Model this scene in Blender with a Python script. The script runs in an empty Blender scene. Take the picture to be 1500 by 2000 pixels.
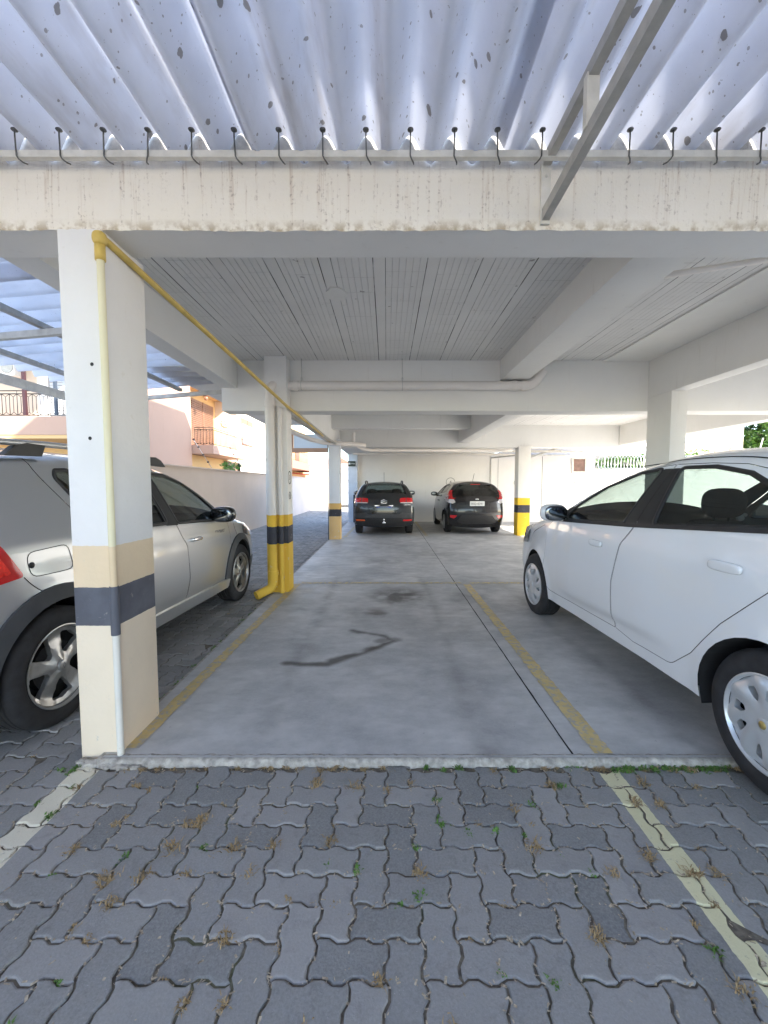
import bpy, bmesh, math, random
import numpy as np
from mathutils import Vector, Matrix
from mathutils.geometry import delaunay_2d_cdt
from mathutils.bvhtree import BVHTree
random.seed(7); RNG = np.random.default_rng(7)
SC = bpy.context.scene
COL = SC.collection
R = math.radians

# ------------------------------------------------------------------ camera, world, sun, exposure
cam_d = bpy.data.cameras.new('camera'); cam = bpy.data.objects.new('camera', cam_d); COL.objects.link(cam)
cam.location = (0, 0, 1.40)
cam.rotation_euler = (R(90) - math.atan(52/820), 0, 0)
cam_d.sensor_fit = 'VERTICAL'; cam_d.sensor_height = 24; cam_d.lens = 820/2000*24
cam_d.shift_x = -0.0025
cam_d.clip_start = 0.02; cam_d.clip_end = 600
SC.camera = cam
SUN_DIR = Vector((0.70, -0.45, 0.56)).normalized()      # towards the sun: from behind the camera on the right
w = bpy.data.worlds.new('World'); SC.world = w; w.use_nodes = True
nt = w.node_tree; nt.nodes.clear()
sky = nt.nodes.new('ShaderNodeTexSky'); sky.sky_type = 'NISHITA'; sky.sun_disc = False
sky.sun_elevation = math.asin(SUN_DIR.z); sky.sun_rotation = math.atan2(SUN_DIR.x, SUN_DIR.y)
sky.air_density = 1.0; sky.dust_density = .8; sky.ozone_density = .8
bg = nt.nodes.new('ShaderNodeBackground'); bg.inputs[1].default_value = 0.15
wo = nt.nodes.new('ShaderNodeOutputWorld')
nt.links.new(sky.outputs[0], bg.inputs[0]); nt.links.new(bg.outputs[0], wo.inputs[0])
sl = bpy.data.lights.new('sun', 'SUN'); sl.energy = 3.4; sl.angle = R(0.5); sl.color = (1.0, 0.93, 0.82)
so = bpy.data.objects.new('sun', sl); COL.objects.link(so)
so.rotation_euler = SUN_DIR.to_track_quat('Z', 'Y').to_euler(); so.location = (20, -10, 30)
SC.view_settings.view_transform = 'Standard'; SC.view_settings.look = 'None'
SC.view_settings.exposure = 2.7; SC.view_settings.gamma = 1.0
SC.cycles.max_bounces = 12; SC.cycles.diffuse_bounces = 8; SC.cycles.glossy_bounces = 4
SC.cycles.transparent_max_bounces = 12; SC.cycles.transmission_bounces = 6
SC.cycles.sample_clamp_indirect = 8

# ------------------------------------------------------------------ materials
class NT:
    def __init__(s, name):
        s.m = bpy.data.materials.new(name); s.m.use_nodes = True
        s.t = s.m.node_tree; s.b = s.t.nodes['Principled BSDF']; s.out = s.t.nodes['Material Output']
        s._co = None
    def n(s, kind, **kw):
        o = s.t.nodes.new('ShaderNode' + kind)
        for k, v in kw.items():
            if hasattr(o, k): setattr(o, k, v)
        return o
    def l(s, a, b): s.t.links.new(a, b)
    def co(s):
        if s._co is None: s._co = s.n('TexCoord').outputs['Object']
        return s._co
    def geo(s):
        return s.n('NewGeometry').outputs['Position']
    def mapn(s, src, scale=(1, 1, 1), loc=(0, 0, 0)):
        m = s.n('Mapping'); s.l(src, m.inputs[0]); m.inputs['Scale'].default_value = scale; m.inputs['Location'].default_value = loc
        return m.outputs[0]
    def noise(s, src, scale, detail=4, rough=0.55, dist=0):
        n = s.n('TexNoise'); s.l(src, n.inputs['Vector']); n.inputs['Scale'].default_value = scale
        n.inputs['Detail'].default_value = detail; n.inputs['Roughness'].default_value = rough; n.inputs['Distortion'].default_value = dist
        return n.outputs['Fac']
    def ramp(s, f, a, b, lo=0.0, hi=1.0):
        m = s.n('MapRange'); s.l(f, m.inputs[0]); m.inputs[1].default_value = a; m.inputs[2].default_value = b
        m.inputs[3].default_value = lo; m.inputs[4].default_value = hi; return m.outputs[0]
    def math(s, op, a, b=None, c=None):
        m = s.n('Math'); m.operation = op
        for i, v in enumerate((a, b, c)):
            if v is None: continue
            if isinstance(v, (int, float)): m.inputs[i].default_value = v
            else: s.l(v, m.inputs[i])
        return m.outputs[0]
    def mix(s, f, a, b):
        m = s.n('Mix'); m.data_type = 'RGBA'
        for i, v in ((0, f), (6, a), (7, b)):
            if isinstance(v, (int, float)): m.inputs[i].default_value = v
            elif isinstance(v, tuple): m.inputs[i].default_value = (*v[:3], 1)
            else: s.l(v, m.inputs[i])
        return m.outputs[2]
    def sep(s, src):
        x = s.n('SeparateXYZ'); s.l(src, x.inputs[0]); return x.outputs
    def bump(s, h, strength=0.3, dist=0.01):
        b = s.n('Bump'); s.l(h, b.inputs['Height']); b.inputs['Strength'].default_value = strength; b.inputs['Distance'].default_value = dist
        s.l(b.outputs[0], s.b.inputs['Normal']); return b.outputs[0]
    def col(s, c):
        if isinstance(c, tuple): s.b.inputs['Base Color'].default_value = (*c[:3], 1)
        else: s.l(c, s.b.inputs['Base Color'])
    def set(s, **kw):
        for k, v in kw.items():
            k = k.replace('_', ' ')
            i = s.b.inputs[k]
            if isinstance(v, (int, float)): i.default_value = v
            elif isinstance(v, tuple): i.default_value = v
            else: s.l(v, i)

def simple(name, c, rough=0.5, metal=0.0, coat=0.0, spec=0.5, var=0.0, vscale=6, bump=0.0, bscale=80):
    t = NT(name); t.set(Roughness=rough, Metallic=metal)
    t.b.inputs['Coat Weight'].default_value = coat; t.b.inputs['Coat Roughness'].default_value = 0.03
    t.b.inputs['Specular IOR Level'].default_value = spec
    if var:
        n = t.noise(t.co(), vscale); f = t.ramp(n, 0.3, 0.7)
        t.col(t.mix(f, tuple(x*(1-var) for x in c), tuple(min(1, x*(1+var)) for x in c)))
    else: t.col(c)
    if bump: t.bump(t.noise(t.co(), bscale, 3), bump, 0.005)
    return t.m

M = {}
# painted plaster used for the garage (object coordinates = world coordinates there)
def plaster(name, c, dirt=0.08, bumpy=0.15):
    t = NT(name); co = t.geo()
    n1 = t.ramp(t.noise(co, 1.1, 5, .6), .3, .75); n2 = t.ramp(t.noise(co, 9, 4, .6), .35, .7)
    c1 = t.mix(n1, tuple(x*(1-dirt) for x in c), c); c2 = t.mix(t.math('MULTIPLY', n2, .35), c1, tuple(x*.93 for x in c))
    st = t.noise(t.mapn(co, (14, 14, 1.2)), 1.0, 4, .65)
    c3 = t.mix(t.ramp(st, .62, .8, 0, .25), c2, (.5*c[0], .47*c[1], .42*c[2]))
    t.col(c3); t.set(Roughness=.85); t.b.inputs['Specular IOR Level'].default_value = .25
    t.bump(t.noise(co, 45, 4, .6), bumpy, .01); return t.m
M['white'] = plaster('white_plaster', (.80, .79, .76))
M['white2'] = plaster('white_plaster_wall', (.82, .80, .77), .1)
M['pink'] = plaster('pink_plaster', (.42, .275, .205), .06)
M['palepink'] = plaster('pale_pink_wall', (.66, .56, .50), .12)
M['yellowwall'] = plaster('yellow_plaster', (.58, .38, .18), .06)
M['sunwhite'] = plaster('cream_house_plaster', (.60, .50, .40), .05)
M['brownpink'] = plaster('brown_pink_plaster', (.25, .13, .10), .06)

def band_mat(name, upper, mid, lower, z1, z2, z3, dark=(.045, .045, .055)):
    t = NT(name); co = t.geo(); z = t.sep(co)[2]
    wob = t.ramp(t.noise(co, 30, 2), 0, 1, -.004, .004); z = t.math('ADD', z, wob)
    n1 = t.ramp(t.noise(co, 2.2, 5, .65), .3, .75)
    up = t.mix(n1, tuple(x*.93 for x in upper), upper)
    md = t.mix(n1, tuple(x*.9 for x in mid), mid); lw = t.mix(n1, tuple(x*.9 for x in lower), lower)
    dk = t.mix(t.ramp(t.noise(co, 6, 5), .45, .8), dark, tuple(x*1.5 for x in dark))
    c = t.mix(t.math('GREATER_THAN', z, z3), lw, dk)
    c = t.mix(t.math('GREATER_THAN', z, z2), c, md)
    c = t.mix(t.math('GREATER_THAN', z, z1), c, up)
    chip = t.math('MULTIPLY', t.ramp(t.noise(co, 14, 6, .7), .63, .66), t.ramp(z, 0.05, .55, 1, .25))
    c = t.mix(chip, c, (.62, .58, .5))
    t.col(c); t.set(Roughness=.7); t.b.inputs['Specular IOR Level'].default_value = .3
    t.bump(t.noise(co, 40, 4), .18, .01); return t.m
M['col_near'] = band_mat('column_paint_faded', (.80, .79, .77), (.82, .66, .45), (.86, .74, .57), 1.10, .89, .695, (.10, .105, .125))
M['col_yel'] = band_mat('column_paint_yellow', (.78, .77, .75), (.74, .46, .06), (.72, .45, .055), 1.03, .885, .665)
M['col_far'] = band_mat('column_paint_orange', (.74, .76, .80), (.74, .47, .16), (.76, .52, .24), .95, .80, .62)
M['col_right'] = band_mat('column_paint_yellow_far', (.78, .77, .74), (.80, .52, .04), (.80, .52, .04), 1.06, .87, .66)

# stuccoed front beam with drip stains
t = NT('stained_stucco'); co = t.geo(); x, y, z = t.sep(co)
n = t.ramp(t.noise(co, 2.5, 5, .6), .3, .8)
c = t.mix(n, (.82, .77, .67), (.87, .83, .75))
st = t.noise(t.mapn(co, (36, 36, 1.1)), 1.0, 5, .7)
top = t.ramp(z, 2.66, 2.93, 0, 1); bot = t.ramp(z, 2.612, 2.66, 1, 0)
drip = t.math('MULTIPLY', t.ramp(st, .56, .68), t.math('MULTIPLY', t.ramp(t.noise(co, 1.7, 3), .35, .65, .25, 1), t.ramp(z, 2.60, 2.90, .15, .8)))
c = t.mix(drip, c, (.50, .38, .27))
c = t.mix(t.math('MULTIPLY', t.ramp(t.noise(co, 60, 3), .56, .64), t.math('MULTIPLY', t.ramp(st, .50, .66), .6)), c, (.30, .24, .19))
c = t.mix(t.math('MULTIPLY', bot, t.ramp(t.noise(co, 22, 4), .42, .6, 0, .75)), c, (.36, .27, .15))
c = t.mix(t.math('MULTIPLY', t.ramp(z, 2.86, 2.95), t.ramp(t.noise(co, 12, 4), .3, .6, .3, .9)), c, (.33, .33, .33))
t.col(c); t.set(Roughness=.9)
v = t.n('TexVoronoi'); t.l(co, v.inputs['Vector']); v.inputs['Scale'].default_value = 95
t.bump(t.math('ADD', v.outputs['Distance'], t.noise(co, 120, 3)), .3, .005); M['stucco'] = t.m

# block ceiling: joist strips and ribbed clay blocks running along Y
t = NT('block_ceiling'); co = t.geo(); x, y, z = t.sep(co)
per = t.math('DIVIDE', t.math('ADD', x, 30.04), .39); cell = t.math('FLOOR', per); fr = t.math('FRACT', per)
wn = t.n('TexWhiteNoise'); wn.noise_dimensions = '1D'; t.l(cell, wn.inputs['W'])
fx = t.math('MULTIPLY', fr, .39)                     # 0..0.39 ; block 0..0.30, joist 0.30..0.39
isb = t.math('LESS_THAN', fx, .30)
rib = t.math('FRACT', t.math('DIVIDE', fx, .05)); ribd = t.math('ABSOLUTE', t.math('SUBTRACT', rib, .5))
ribl = t.math('MULTIPLY', t.ramp(ribd, .40, .48), isb)
brk = t.noise(t.mapn(co, (3, 9, 1)), 1.2, 3)
ribl = t.math('MULTIPLY', ribl, t.ramp(brk, .30, .50, .4, 1))
yy = t.math('FRACT', t.math('ADD', t.math('DIVIDE', y, .25), wn.outputs[0]))
yj = t.math('MULTIPLY', t.ramp(t.math('ABSOLUTE', t.math('SUBTRACT', yy, .5)), .475, .495), isb)
yj = t.math('MULTIPLY', yj, t.ramp(t.noise(co, 4, 2), .42, .58))
e0 = t.math('MINIMUM', t.math('ABSOLUTE', fx), t.math('ABSOLUTE', t.math('SUBTRACT', fx, .302)))
seam = t.math('MULTIPLY', t.ramp(e0, .0015, .005, 1, 0), t.ramp(t.noise(t.mapn(co, (2.5, .9, 1)), 1.6, 4, .7), .38, .55, .12, 1))
n = t.ramp(t.noise(co, 1.5, 5), .3, .7)
c = t.mix(n, (.70, .69, .67), (.78, .77, .75))
c = t.mix(t.math('MULTIPLY', ribl, .32), c, (.40, .39, .37)); c = t.mix(t.math('MULTIPLY', yj, .35), c, (.36, .34, .32))
c = t.mix(seam, c, (.05, .045, .04))
spot = t.math('MULTIPLY', t.ramp(t.noise(co, 13, 3), .69, .73), isb); c = t.mix(t.math('MULTIPLY', spot, .7), c, (.2, .18, .16))
t.col(c); t.set(Roughness=.9)
h = t.math('SUBTRACT', t.math('MULTIPLY', t.noise(co, 30, 3), .3), t.math('ADD', ribl, t.math('ADD', yj, seam)))
t.bump(h, .8, .006); M['ceiling'] = t.m

# corrugated sheet, lets daylight through
def sheet_mat(name, c, along='Y', dirty=1.0, trans=.55):
    t = NT(name); co = t.geo()
    sc = (7, .9, 1) if along == 'Y' else (.9, 7, 1)
    st = t.noise(t.mapn(co, sc), 1.0, 5, .65)
    n = t.ramp(t.noise(co, 3, 5, .6), .3, .75)
    col = t.mix(n, tuple(v*.86 for v in c), c)
    col = t.mix(t.ramp(st, .55, .78, 0, .55*dirty), col, (.36, .32, .30))
    xx = t.n('TexVoronoi'); t.l(t.mapn(co, (11, 11, 11)), xx.inputs['Vector']); xx.inputs['Scale'].default_value = 1.0
    sel = t.n('SeparateColor'); t.l(xx.outputs['Color'], sel.inputs[0])
    rad = t.math('MULTIPLY', t.ramp(sel.outputs[0], .25, 1.0, .05, .26), dirty)
    rad = t.math('MULTIPLY', rad, t.ramp(sel.outputs[1], .2, .9, .4, 1.0))
    wob = t.ramp(t.noise(co, 34, 3), .2, .8, -.07, .07)
    sp = t.math('LESS_THAN', t.math('ADD', xx.outputs['Distance'], wob), rad)
    col = t.mix(t.math('MULTIPLY', sp, .8), col, (.20, .18, .165))
    x2 = t.n('TexVoronoi'); t.l(co, x2.inputs['Vector']); x2.inputs['Scale'].default_value = 34
    s2 = t.n('SeparateColor'); t.l(x2.outputs['Color'], s2.inputs[0]); r2 = t.math('MULTIPLY', t.ramp(s2.outputs[0], .55, 1.0, .0, .22), dirty)
    col = t.mix(t.math('MULTIPLY', t.math('LESS_THAN', t.math('ADD', x2.outputs['Distance'], wob), r2), .7), col, (.22, .20, .18))
    fine = t.ramp(t.noise(co, 70, 2), .70, .74, 0, .6*dirty); col = t.mix(fine, col, (.25, .23, .22))
    d = t.n('BsdfDiffuse'); tr = t.n('BsdfTranslucent'); mx = t.n('MixShader'); mx.inputs[0].default_value = trans
    t.l(col, d.inputs[0]); t.l(t.mix(.25, col, (.97, .98, 1.0)), tr.inputs[0]); t.l(d.outputs[0], mx.inputs[1]); t.l(tr.outputs[0], mx.inputs[2])
    b = t.n('Bump'); t.l(t.noise(co, 50, 3), b.inputs['Height']); b.inputs['Strength'].default_value = .2; b.inputs['Distance'].default_value = .005
    t.l(b.outputs[0], d.inputs['Normal'])
    t.l(mx.outputs[0], t.out.inputs[0]); return t.m
M['sheet'] = sheet_mat('fibre_sheet', (.80, .83, .91), 'Y', 1.0, .36)
M['sheet2'] = sheet_mat('fibre_sheet_side', (.90, .90, .93), 'X', .55, .62)

# concrete slab with masks baked into attributes (stains, wear)
t = NT('concrete_slab'); co = t.geo()
at = t.n('Attribute'); at.attribute_name = 'stain'
n1 = t.ramp(t.noise(co, 1.3, 7, .68), .36, .62); n2 = t.ramp(t.noise(t.mapn(co, (2.2, 4, 1)), 1.8, 6, .7), .36, .70); n3 = t.noise(co, 60, 4, .6)
c = t.mix(n1, (.33, .33, .33), (.54, .535, .52)); c = t.mix(t.math('MULTIPLY', n2, .45), c, (.25, .25, .245))
c = t.mix(t.ramp(n3, .4, .7, 0, .3), c, (.48, .47, .45))
c = t.mix(t.ramp(t.noise(co, 28, 5, .7), .66, .74, 0, .6), c, (.16, .16, .16))
c = t.mix(at.outputs['Fac'], c, (.06, .052, .045)); t.col(c)
t.set(Roughness=t.ramp(n2, 0, 1, .48, .72)); t.b.inputs['Specular IOR Level'].default_value = .4
t.bump(t.math('ADD', n3, t.noise(co, 12, 3)), .12, .006); M['slab'] = t.m
M['slabedge'] = simple('rough_concrete_edge', (.36, .335, .295), .95, var=.35, vscale=30, bump=.9, bscale=70)

def line_mat(name, c, wear):
    t = NT(name); co = t.geo(); n = t.noise(co, 7, 6, .7)
    c1 = t.mix(t.ramp(n, .35, .6), tuple(v*.8 for v in c), c)
    t.col(t.mix(t.ramp(t.noise(co, 22, 6, .75), wear, wear+.12), (.34, .335, .32), c1)); t.set(Roughness=.65); return t.m
M['line'] = line_mat('worn_yellow_line', (.60, .46, .20), .40)
M['line_faint'] = line_mat('faded_yellow_line', (.66, .50, .18), .46)

# pavers
t = NT('grey_paver'); co = t.geo(); at = t.n('Attribute'); at.attribute_name = 'tone'
x, y, z = t.sep(co)
n1 = t.ramp(t.noise(co, 1.3, 4), .3, .7); n2 = t.noise(co, 130, 4, .7); n3 = t.noise(co, 18, 5, .65)
c = t.mix(at.outputs['Fac'], (.165, .165, .158), (.31, .295, .28)); c = t.mix(t.math('MULTIPLY', n1, .35), c, (.27, .265, .255))
c = t.mix(t.ramp(n2, .35, .75, 0, .5), c, (.38, .37, .355)); c = t.mix(t.ramp(n3, .55, .8, 0, .4), c, (.10, .09, .085))
sp = t.ramp(t.noise(co, 240, 2), .72, .76, 0, .7); c = t.mix(sp, c, (.5, .49, .47))
# painted bay lines crossing the pavers
dr = t.math('ABSOLUTE', t.math('SUBTRACT', x, 1.092)); wob = t.ramp(t.noise(co, 25, 2), 0, 1, -.006, .006)
mr = t.math('LESS_THAN', t.math('ADD', dr, wob), .050)
dl = t.math('ABSOLUTE', t.math('ADD', x, 1.475)); ml = t.math('LESS_THAN', t.math('ADD', dl, wob), .062)
near = t.math('LESS_THAN', y, 2.05)
pm = t.math('MULTIPLY', t.math('MAXIMUM', mr, ml), near)
pm = t.math('MULTIPLY', pm, t.ramp(t.noise(co, 40, 6, .75), .30, .40, .3, .97))
c = t.mix(pm, c, t.mix(mr, (.68, .63, .50), (.66, .61, .38)))
t.col(c); t.set(Roughness=.85); t.b.inputs['Specular IOR Level'].default_value = .3
t.bump(t.math('ADD', n2, t.math('MULTIPLY', n3, 1.5)), .35, .004); M['paver'] = t.m
t = NT('joint_soil'); co = t.geo(); n = t.noise(co, 40, 5)
c = t.mix(t.ramp(n, .3, .7), (.07, .058, .046), (.20, .17, .13)); c = t.mix(t.ramp(t.noise(co, 2.2, 3), .55, .7, 0, .7), c, (.07, .10, .03))
t.col(c); t.set(Roughness=1.0); t.bump(n, .6, .01); M['soil'] = t.m
M['ground'] = simple('outer_ground', (.34, .32, .29), .9, var=.2, vscale=1.5, bump=.2)

M['drygrass'] = simple('dry_grass', (.34, .24, .12), .8, var=.35, vscale=20)
M['weed'] = simple('green_weed', (.10, .20, .035), .7, var=.4, vscale=20)
M['leaf'] = simple('tree_leaf', (.07, .16, .02), .5, var=.5, vscale=3)
M['bark'] = simple('bark', (.16, .12, .09), .9, var=.3, bump=.5)
M['steel'] = simple('painted_steel', (.42, .41, .38), .5, .3, var=.15, vscale=14)
M['steelw'] = simple('white_painted_steel', (.66, .64, .58), .55, .0, var=.14, vscale=12, bump=.05)
M['hook'] = simple('zinc_hook', (.14, .14, .13), .45, .7, var=.2)
M['pipew'] = simple('white_pvc', (.78, .74, .70), .4, var=.05, vscale=4)
M['pipey'] = simple('yellow_pipe', (.60, .43, .10), .45, var=.18, vscale=8)
M['pipe_near'] = band_mat('painted_pipe_near', (.78, .73, .50), (.78, .62, .40), (.76, .74, .66), 1.10, .89, .66, (.10, .105, .125))
M['pipe_col2'] = band_mat('painted_pipe_yellow', (.78, .74, .70), (.80, .50, .06), (.78, .50, .07), 1.03, .885, .665)
M['bracket'] = simple('galvanised_bracket', (.55, .55, .53), .4, .6, var=.15)
M['iron'] = simple('black_iron', (.014, .013, .013), .5, .3)
M['redpost'] = simple('dark_red_post', (.035, .008, .01), .5)
M['black'] = simple('black_plastic', (.018, .018, .019), .5, var=.15, vscale=9)
M['blackgloss'] = simple('gloss_black_plastic', (.012, .012, .013), .15, coat=.3)
M['gap'] = simple('shut_gap', (.012, .012, .012), .9)
M['shutter'] = simple('wood_shutter', (.20, .10, .06), .6, var=.15)
M['shutterw'] = simple('pale_shutter', (.50, .52, .55), .6)
M['signg'] = simple('sign_board', (.03, .05, .04), .4)
M['signw'] = simple('sign_letters', (.8, .8, .78), .5)
M['ink'] = simple('stencil_ink', (.05, .05, .05), .7)
M['awning'] = simple('red_awning', (.30, .04, .03), .7, var=.2)
M['brownbr'] = simple('window_brown_pane', (.22, .13, .10), .25, coat=.3, var=.4, vscale=5)
M['acwhite'] = simple('ac_casing', (.72, .71, .68), .5)
M['razor'] = simple('razor_wire', (.62, .62, .60), .35, .7)
M['gate'] = simple('white_gate_sheet', (.42, .42, .42), .6, var=.05)
t = NT('house_glass'); t.col((.10, .11, .12)); t.set(Roughness=.06); M['hglass'] = t.m

def paint(name, c, metal, rough, flake=0.0, coat=1.0, inner=(.22, .22, .22)):
    t = NT(name); co = t.co()
    dirt = t.ramp(t.noise(co, 2.2, 4, .6), .45, .85, 0, .12)
    cc = t.mix(dirt, c, tuple(v*.75+.03 for v in c))
    g = t.n('NewGeometry'); cc = t.mix(g.outputs['Backfacing'], cc, inner); t.col(cc)
    t.set(Metallic=metal, Roughness=rough); t.b.inputs['Coat Weight'].default_value = coat; t.b.inputs['Coat Roughness'].default_value = .04
    return t.m
M['silver'] = paint('silver_paint', (.47, .48, .49), .6, .32)
M['carwhite'] = paint('white_paint', (.80, .81, .82), 0, .38)
M['cargrey'] = paint('dark_grey_paint', (.022, .025, .028), .35, .3, coat=.7)
M['carblack'] = paint('black_paint', (.004, .004, .006), .1, .25, coat=.7)
t = NT('car_glass'); IOR_IN = t.ramp(t.n('NewGeometry').outputs['Backfacing'], 0, 1, 1.5, .6667)
tr = t.n('BsdfTransparent'); tr.inputs[0].default_value = (.46, .52, .50, 1); gl = t.n('BsdfGlossy'); gl.inputs['Roughness'].default_value = .02
fr = t.n('Fresnel'); t.l(IOR_IN, fr.inputs[0]); mx = t.n('MixShader'); t.l(t.ramp(fr.outputs[0], 0, 1, .02, 1), mx.inputs[0]); t.l(tr.outputs[0], mx.inputs[1]); t.l(gl.outputs[0], mx.inputs[2])
t.l(mx.outputs[0], t.out.inputs[0]); M['glass'] = t.m
t = NT('car_glass_dark'); IOR_IN = t.ramp(t.n('NewGeometry').outputs['Backfacing'], 0, 1, 1.5, .6667)
tr = t.n('BsdfTransparent'); tr.inputs[0].default_value = (.05, .06, .06, 1); gl = t.n('BsdfGlossy'); gl.inputs['Roughness'].default_value = .03
fr = t.n('Fresnel'); t.l(IOR_IN, fr.inputs[0]); mx = t.n('MixShader'); t.l(t.ramp(fr.outputs[0], 0, 1, .03, 1), mx.inputs[0]); t.l(tr.outputs[0], mx.inputs[1]); t.l(gl.outputs[0], mx.inputs[2])
t.l(mx.outputs[0], t.out.inputs[0]); M['glassd'] = t.m
M['rubber'] = simple('tyre_rubber', (.022, .022, .024), .8, var=.35, vscale=18, bump=.15, bscale=120)
M['alloy'] = simple('alloy_rim', (.50, .50, .49), .33, .8, var=.12, vscale=20)
M['hubcap'] = simple('silver_hubcap', (.60, .62, .64), .32, .45, coat=.4, var=.05)
M['drum'] = simple('rusty_drum', (.11, .05, .04), .8, var=.3, vscale=14)
M['well'] = simple('wheel_well', (.012, .012, .013), .95)
M['clad'] = simple('grey_cladding', (.045, .048, .052), .62, var=.12, vscale=12, bump=.05)
M['redlamp'] = simple('red_lamp', (.55, .012, .015), .12, coat=1.0)
M['redlens'] = simple('red_lens', (.80, .03, .02), .1, coat=1.0, var=.25, vscale=60)
M['clearlamp'] = simple('clear_lamp', (.62, .58, .58), .12, coat=1.0)
M['orange'] = simple('orange_reflector', (.60, .10, .03), .2, coat=.6)
M['headlamp'] = simple('headlamp_lens', (.35, .37, .38), .1, .3, coat=1.0)
M['chrome'] = simple('chrome', (.8, .8, .8), .12, 1.0)
M['plate'] = simple('plate_white', (.72, .72, .70), .45)
M['plateb'] = simple('plate_blue', (.02, .05, .35), .4)
M['seat'] = simple('seat_fabric', (.045, .045, .048), .9, var=.2, vscale=30)
M['dash'] = simple('dashboard', (.03, .03, .03), .7)
M['mirrorglass'] = simple('mirror_glass', (.16, .17, .18), .04, 1.0)
M['railm'] = simple('roof_rail_grey', (.50, .50, .50), .35, .6)
M['graytext'] = simple('badge_grey', (.22, .22, .23), .4, .3)

# ------------------------------------------------------------------ mesh helpers
def tag(o, label=None, cat=None, group=None, kind=None):
    if label: o['label'] = label
    if cat: o['category'] = cat
    if group: o['group'] = group
    if kind: o['kind'] = kind
    return o
def empty(name, loc=(0, 0, 0), label=None, cat=None, group=None, rot=0):
    o = bpy.data.objects.new(name, None); o.empty_display_size = .1; COL.objects.link(o)
    o.location = loc; o.rotation_euler = (0, 0, rot); return tag(o, label, cat, group)
def mobj(name, verts, faces, mat, parent=None, smooth=False, local=False):
    """link one mesh; verts are world coordinates unless local"""
    me = bpy.data.meshes.new(name); me.from_pydata([tuple(v) for v in verts], [], [tuple(f) for f in faces]); me.update()
    if smooth: me.shade_smooth()
    mats = mat if isinstance(mat, (list, tuple)) else [mat]
    for m in mats: me.materials.append(M[m] if isinstance(m, str) else m)
    o = bpy.data.objects.new(name, me); COL.objects.link(o)
    if parent is not None:
        o.parent = parent
        if not local: o.matrix_parent_inverse = pinv(parent)
    return o
def pinv(p):
    m = Matrix.LocRotScale(p.location, p.rotation_euler, p.scale)
    q = p.parent
    if q is not None: m = pinv(q).inverted() @ p.matrix_parent_inverse @ m
    return m.inverted()
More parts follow.
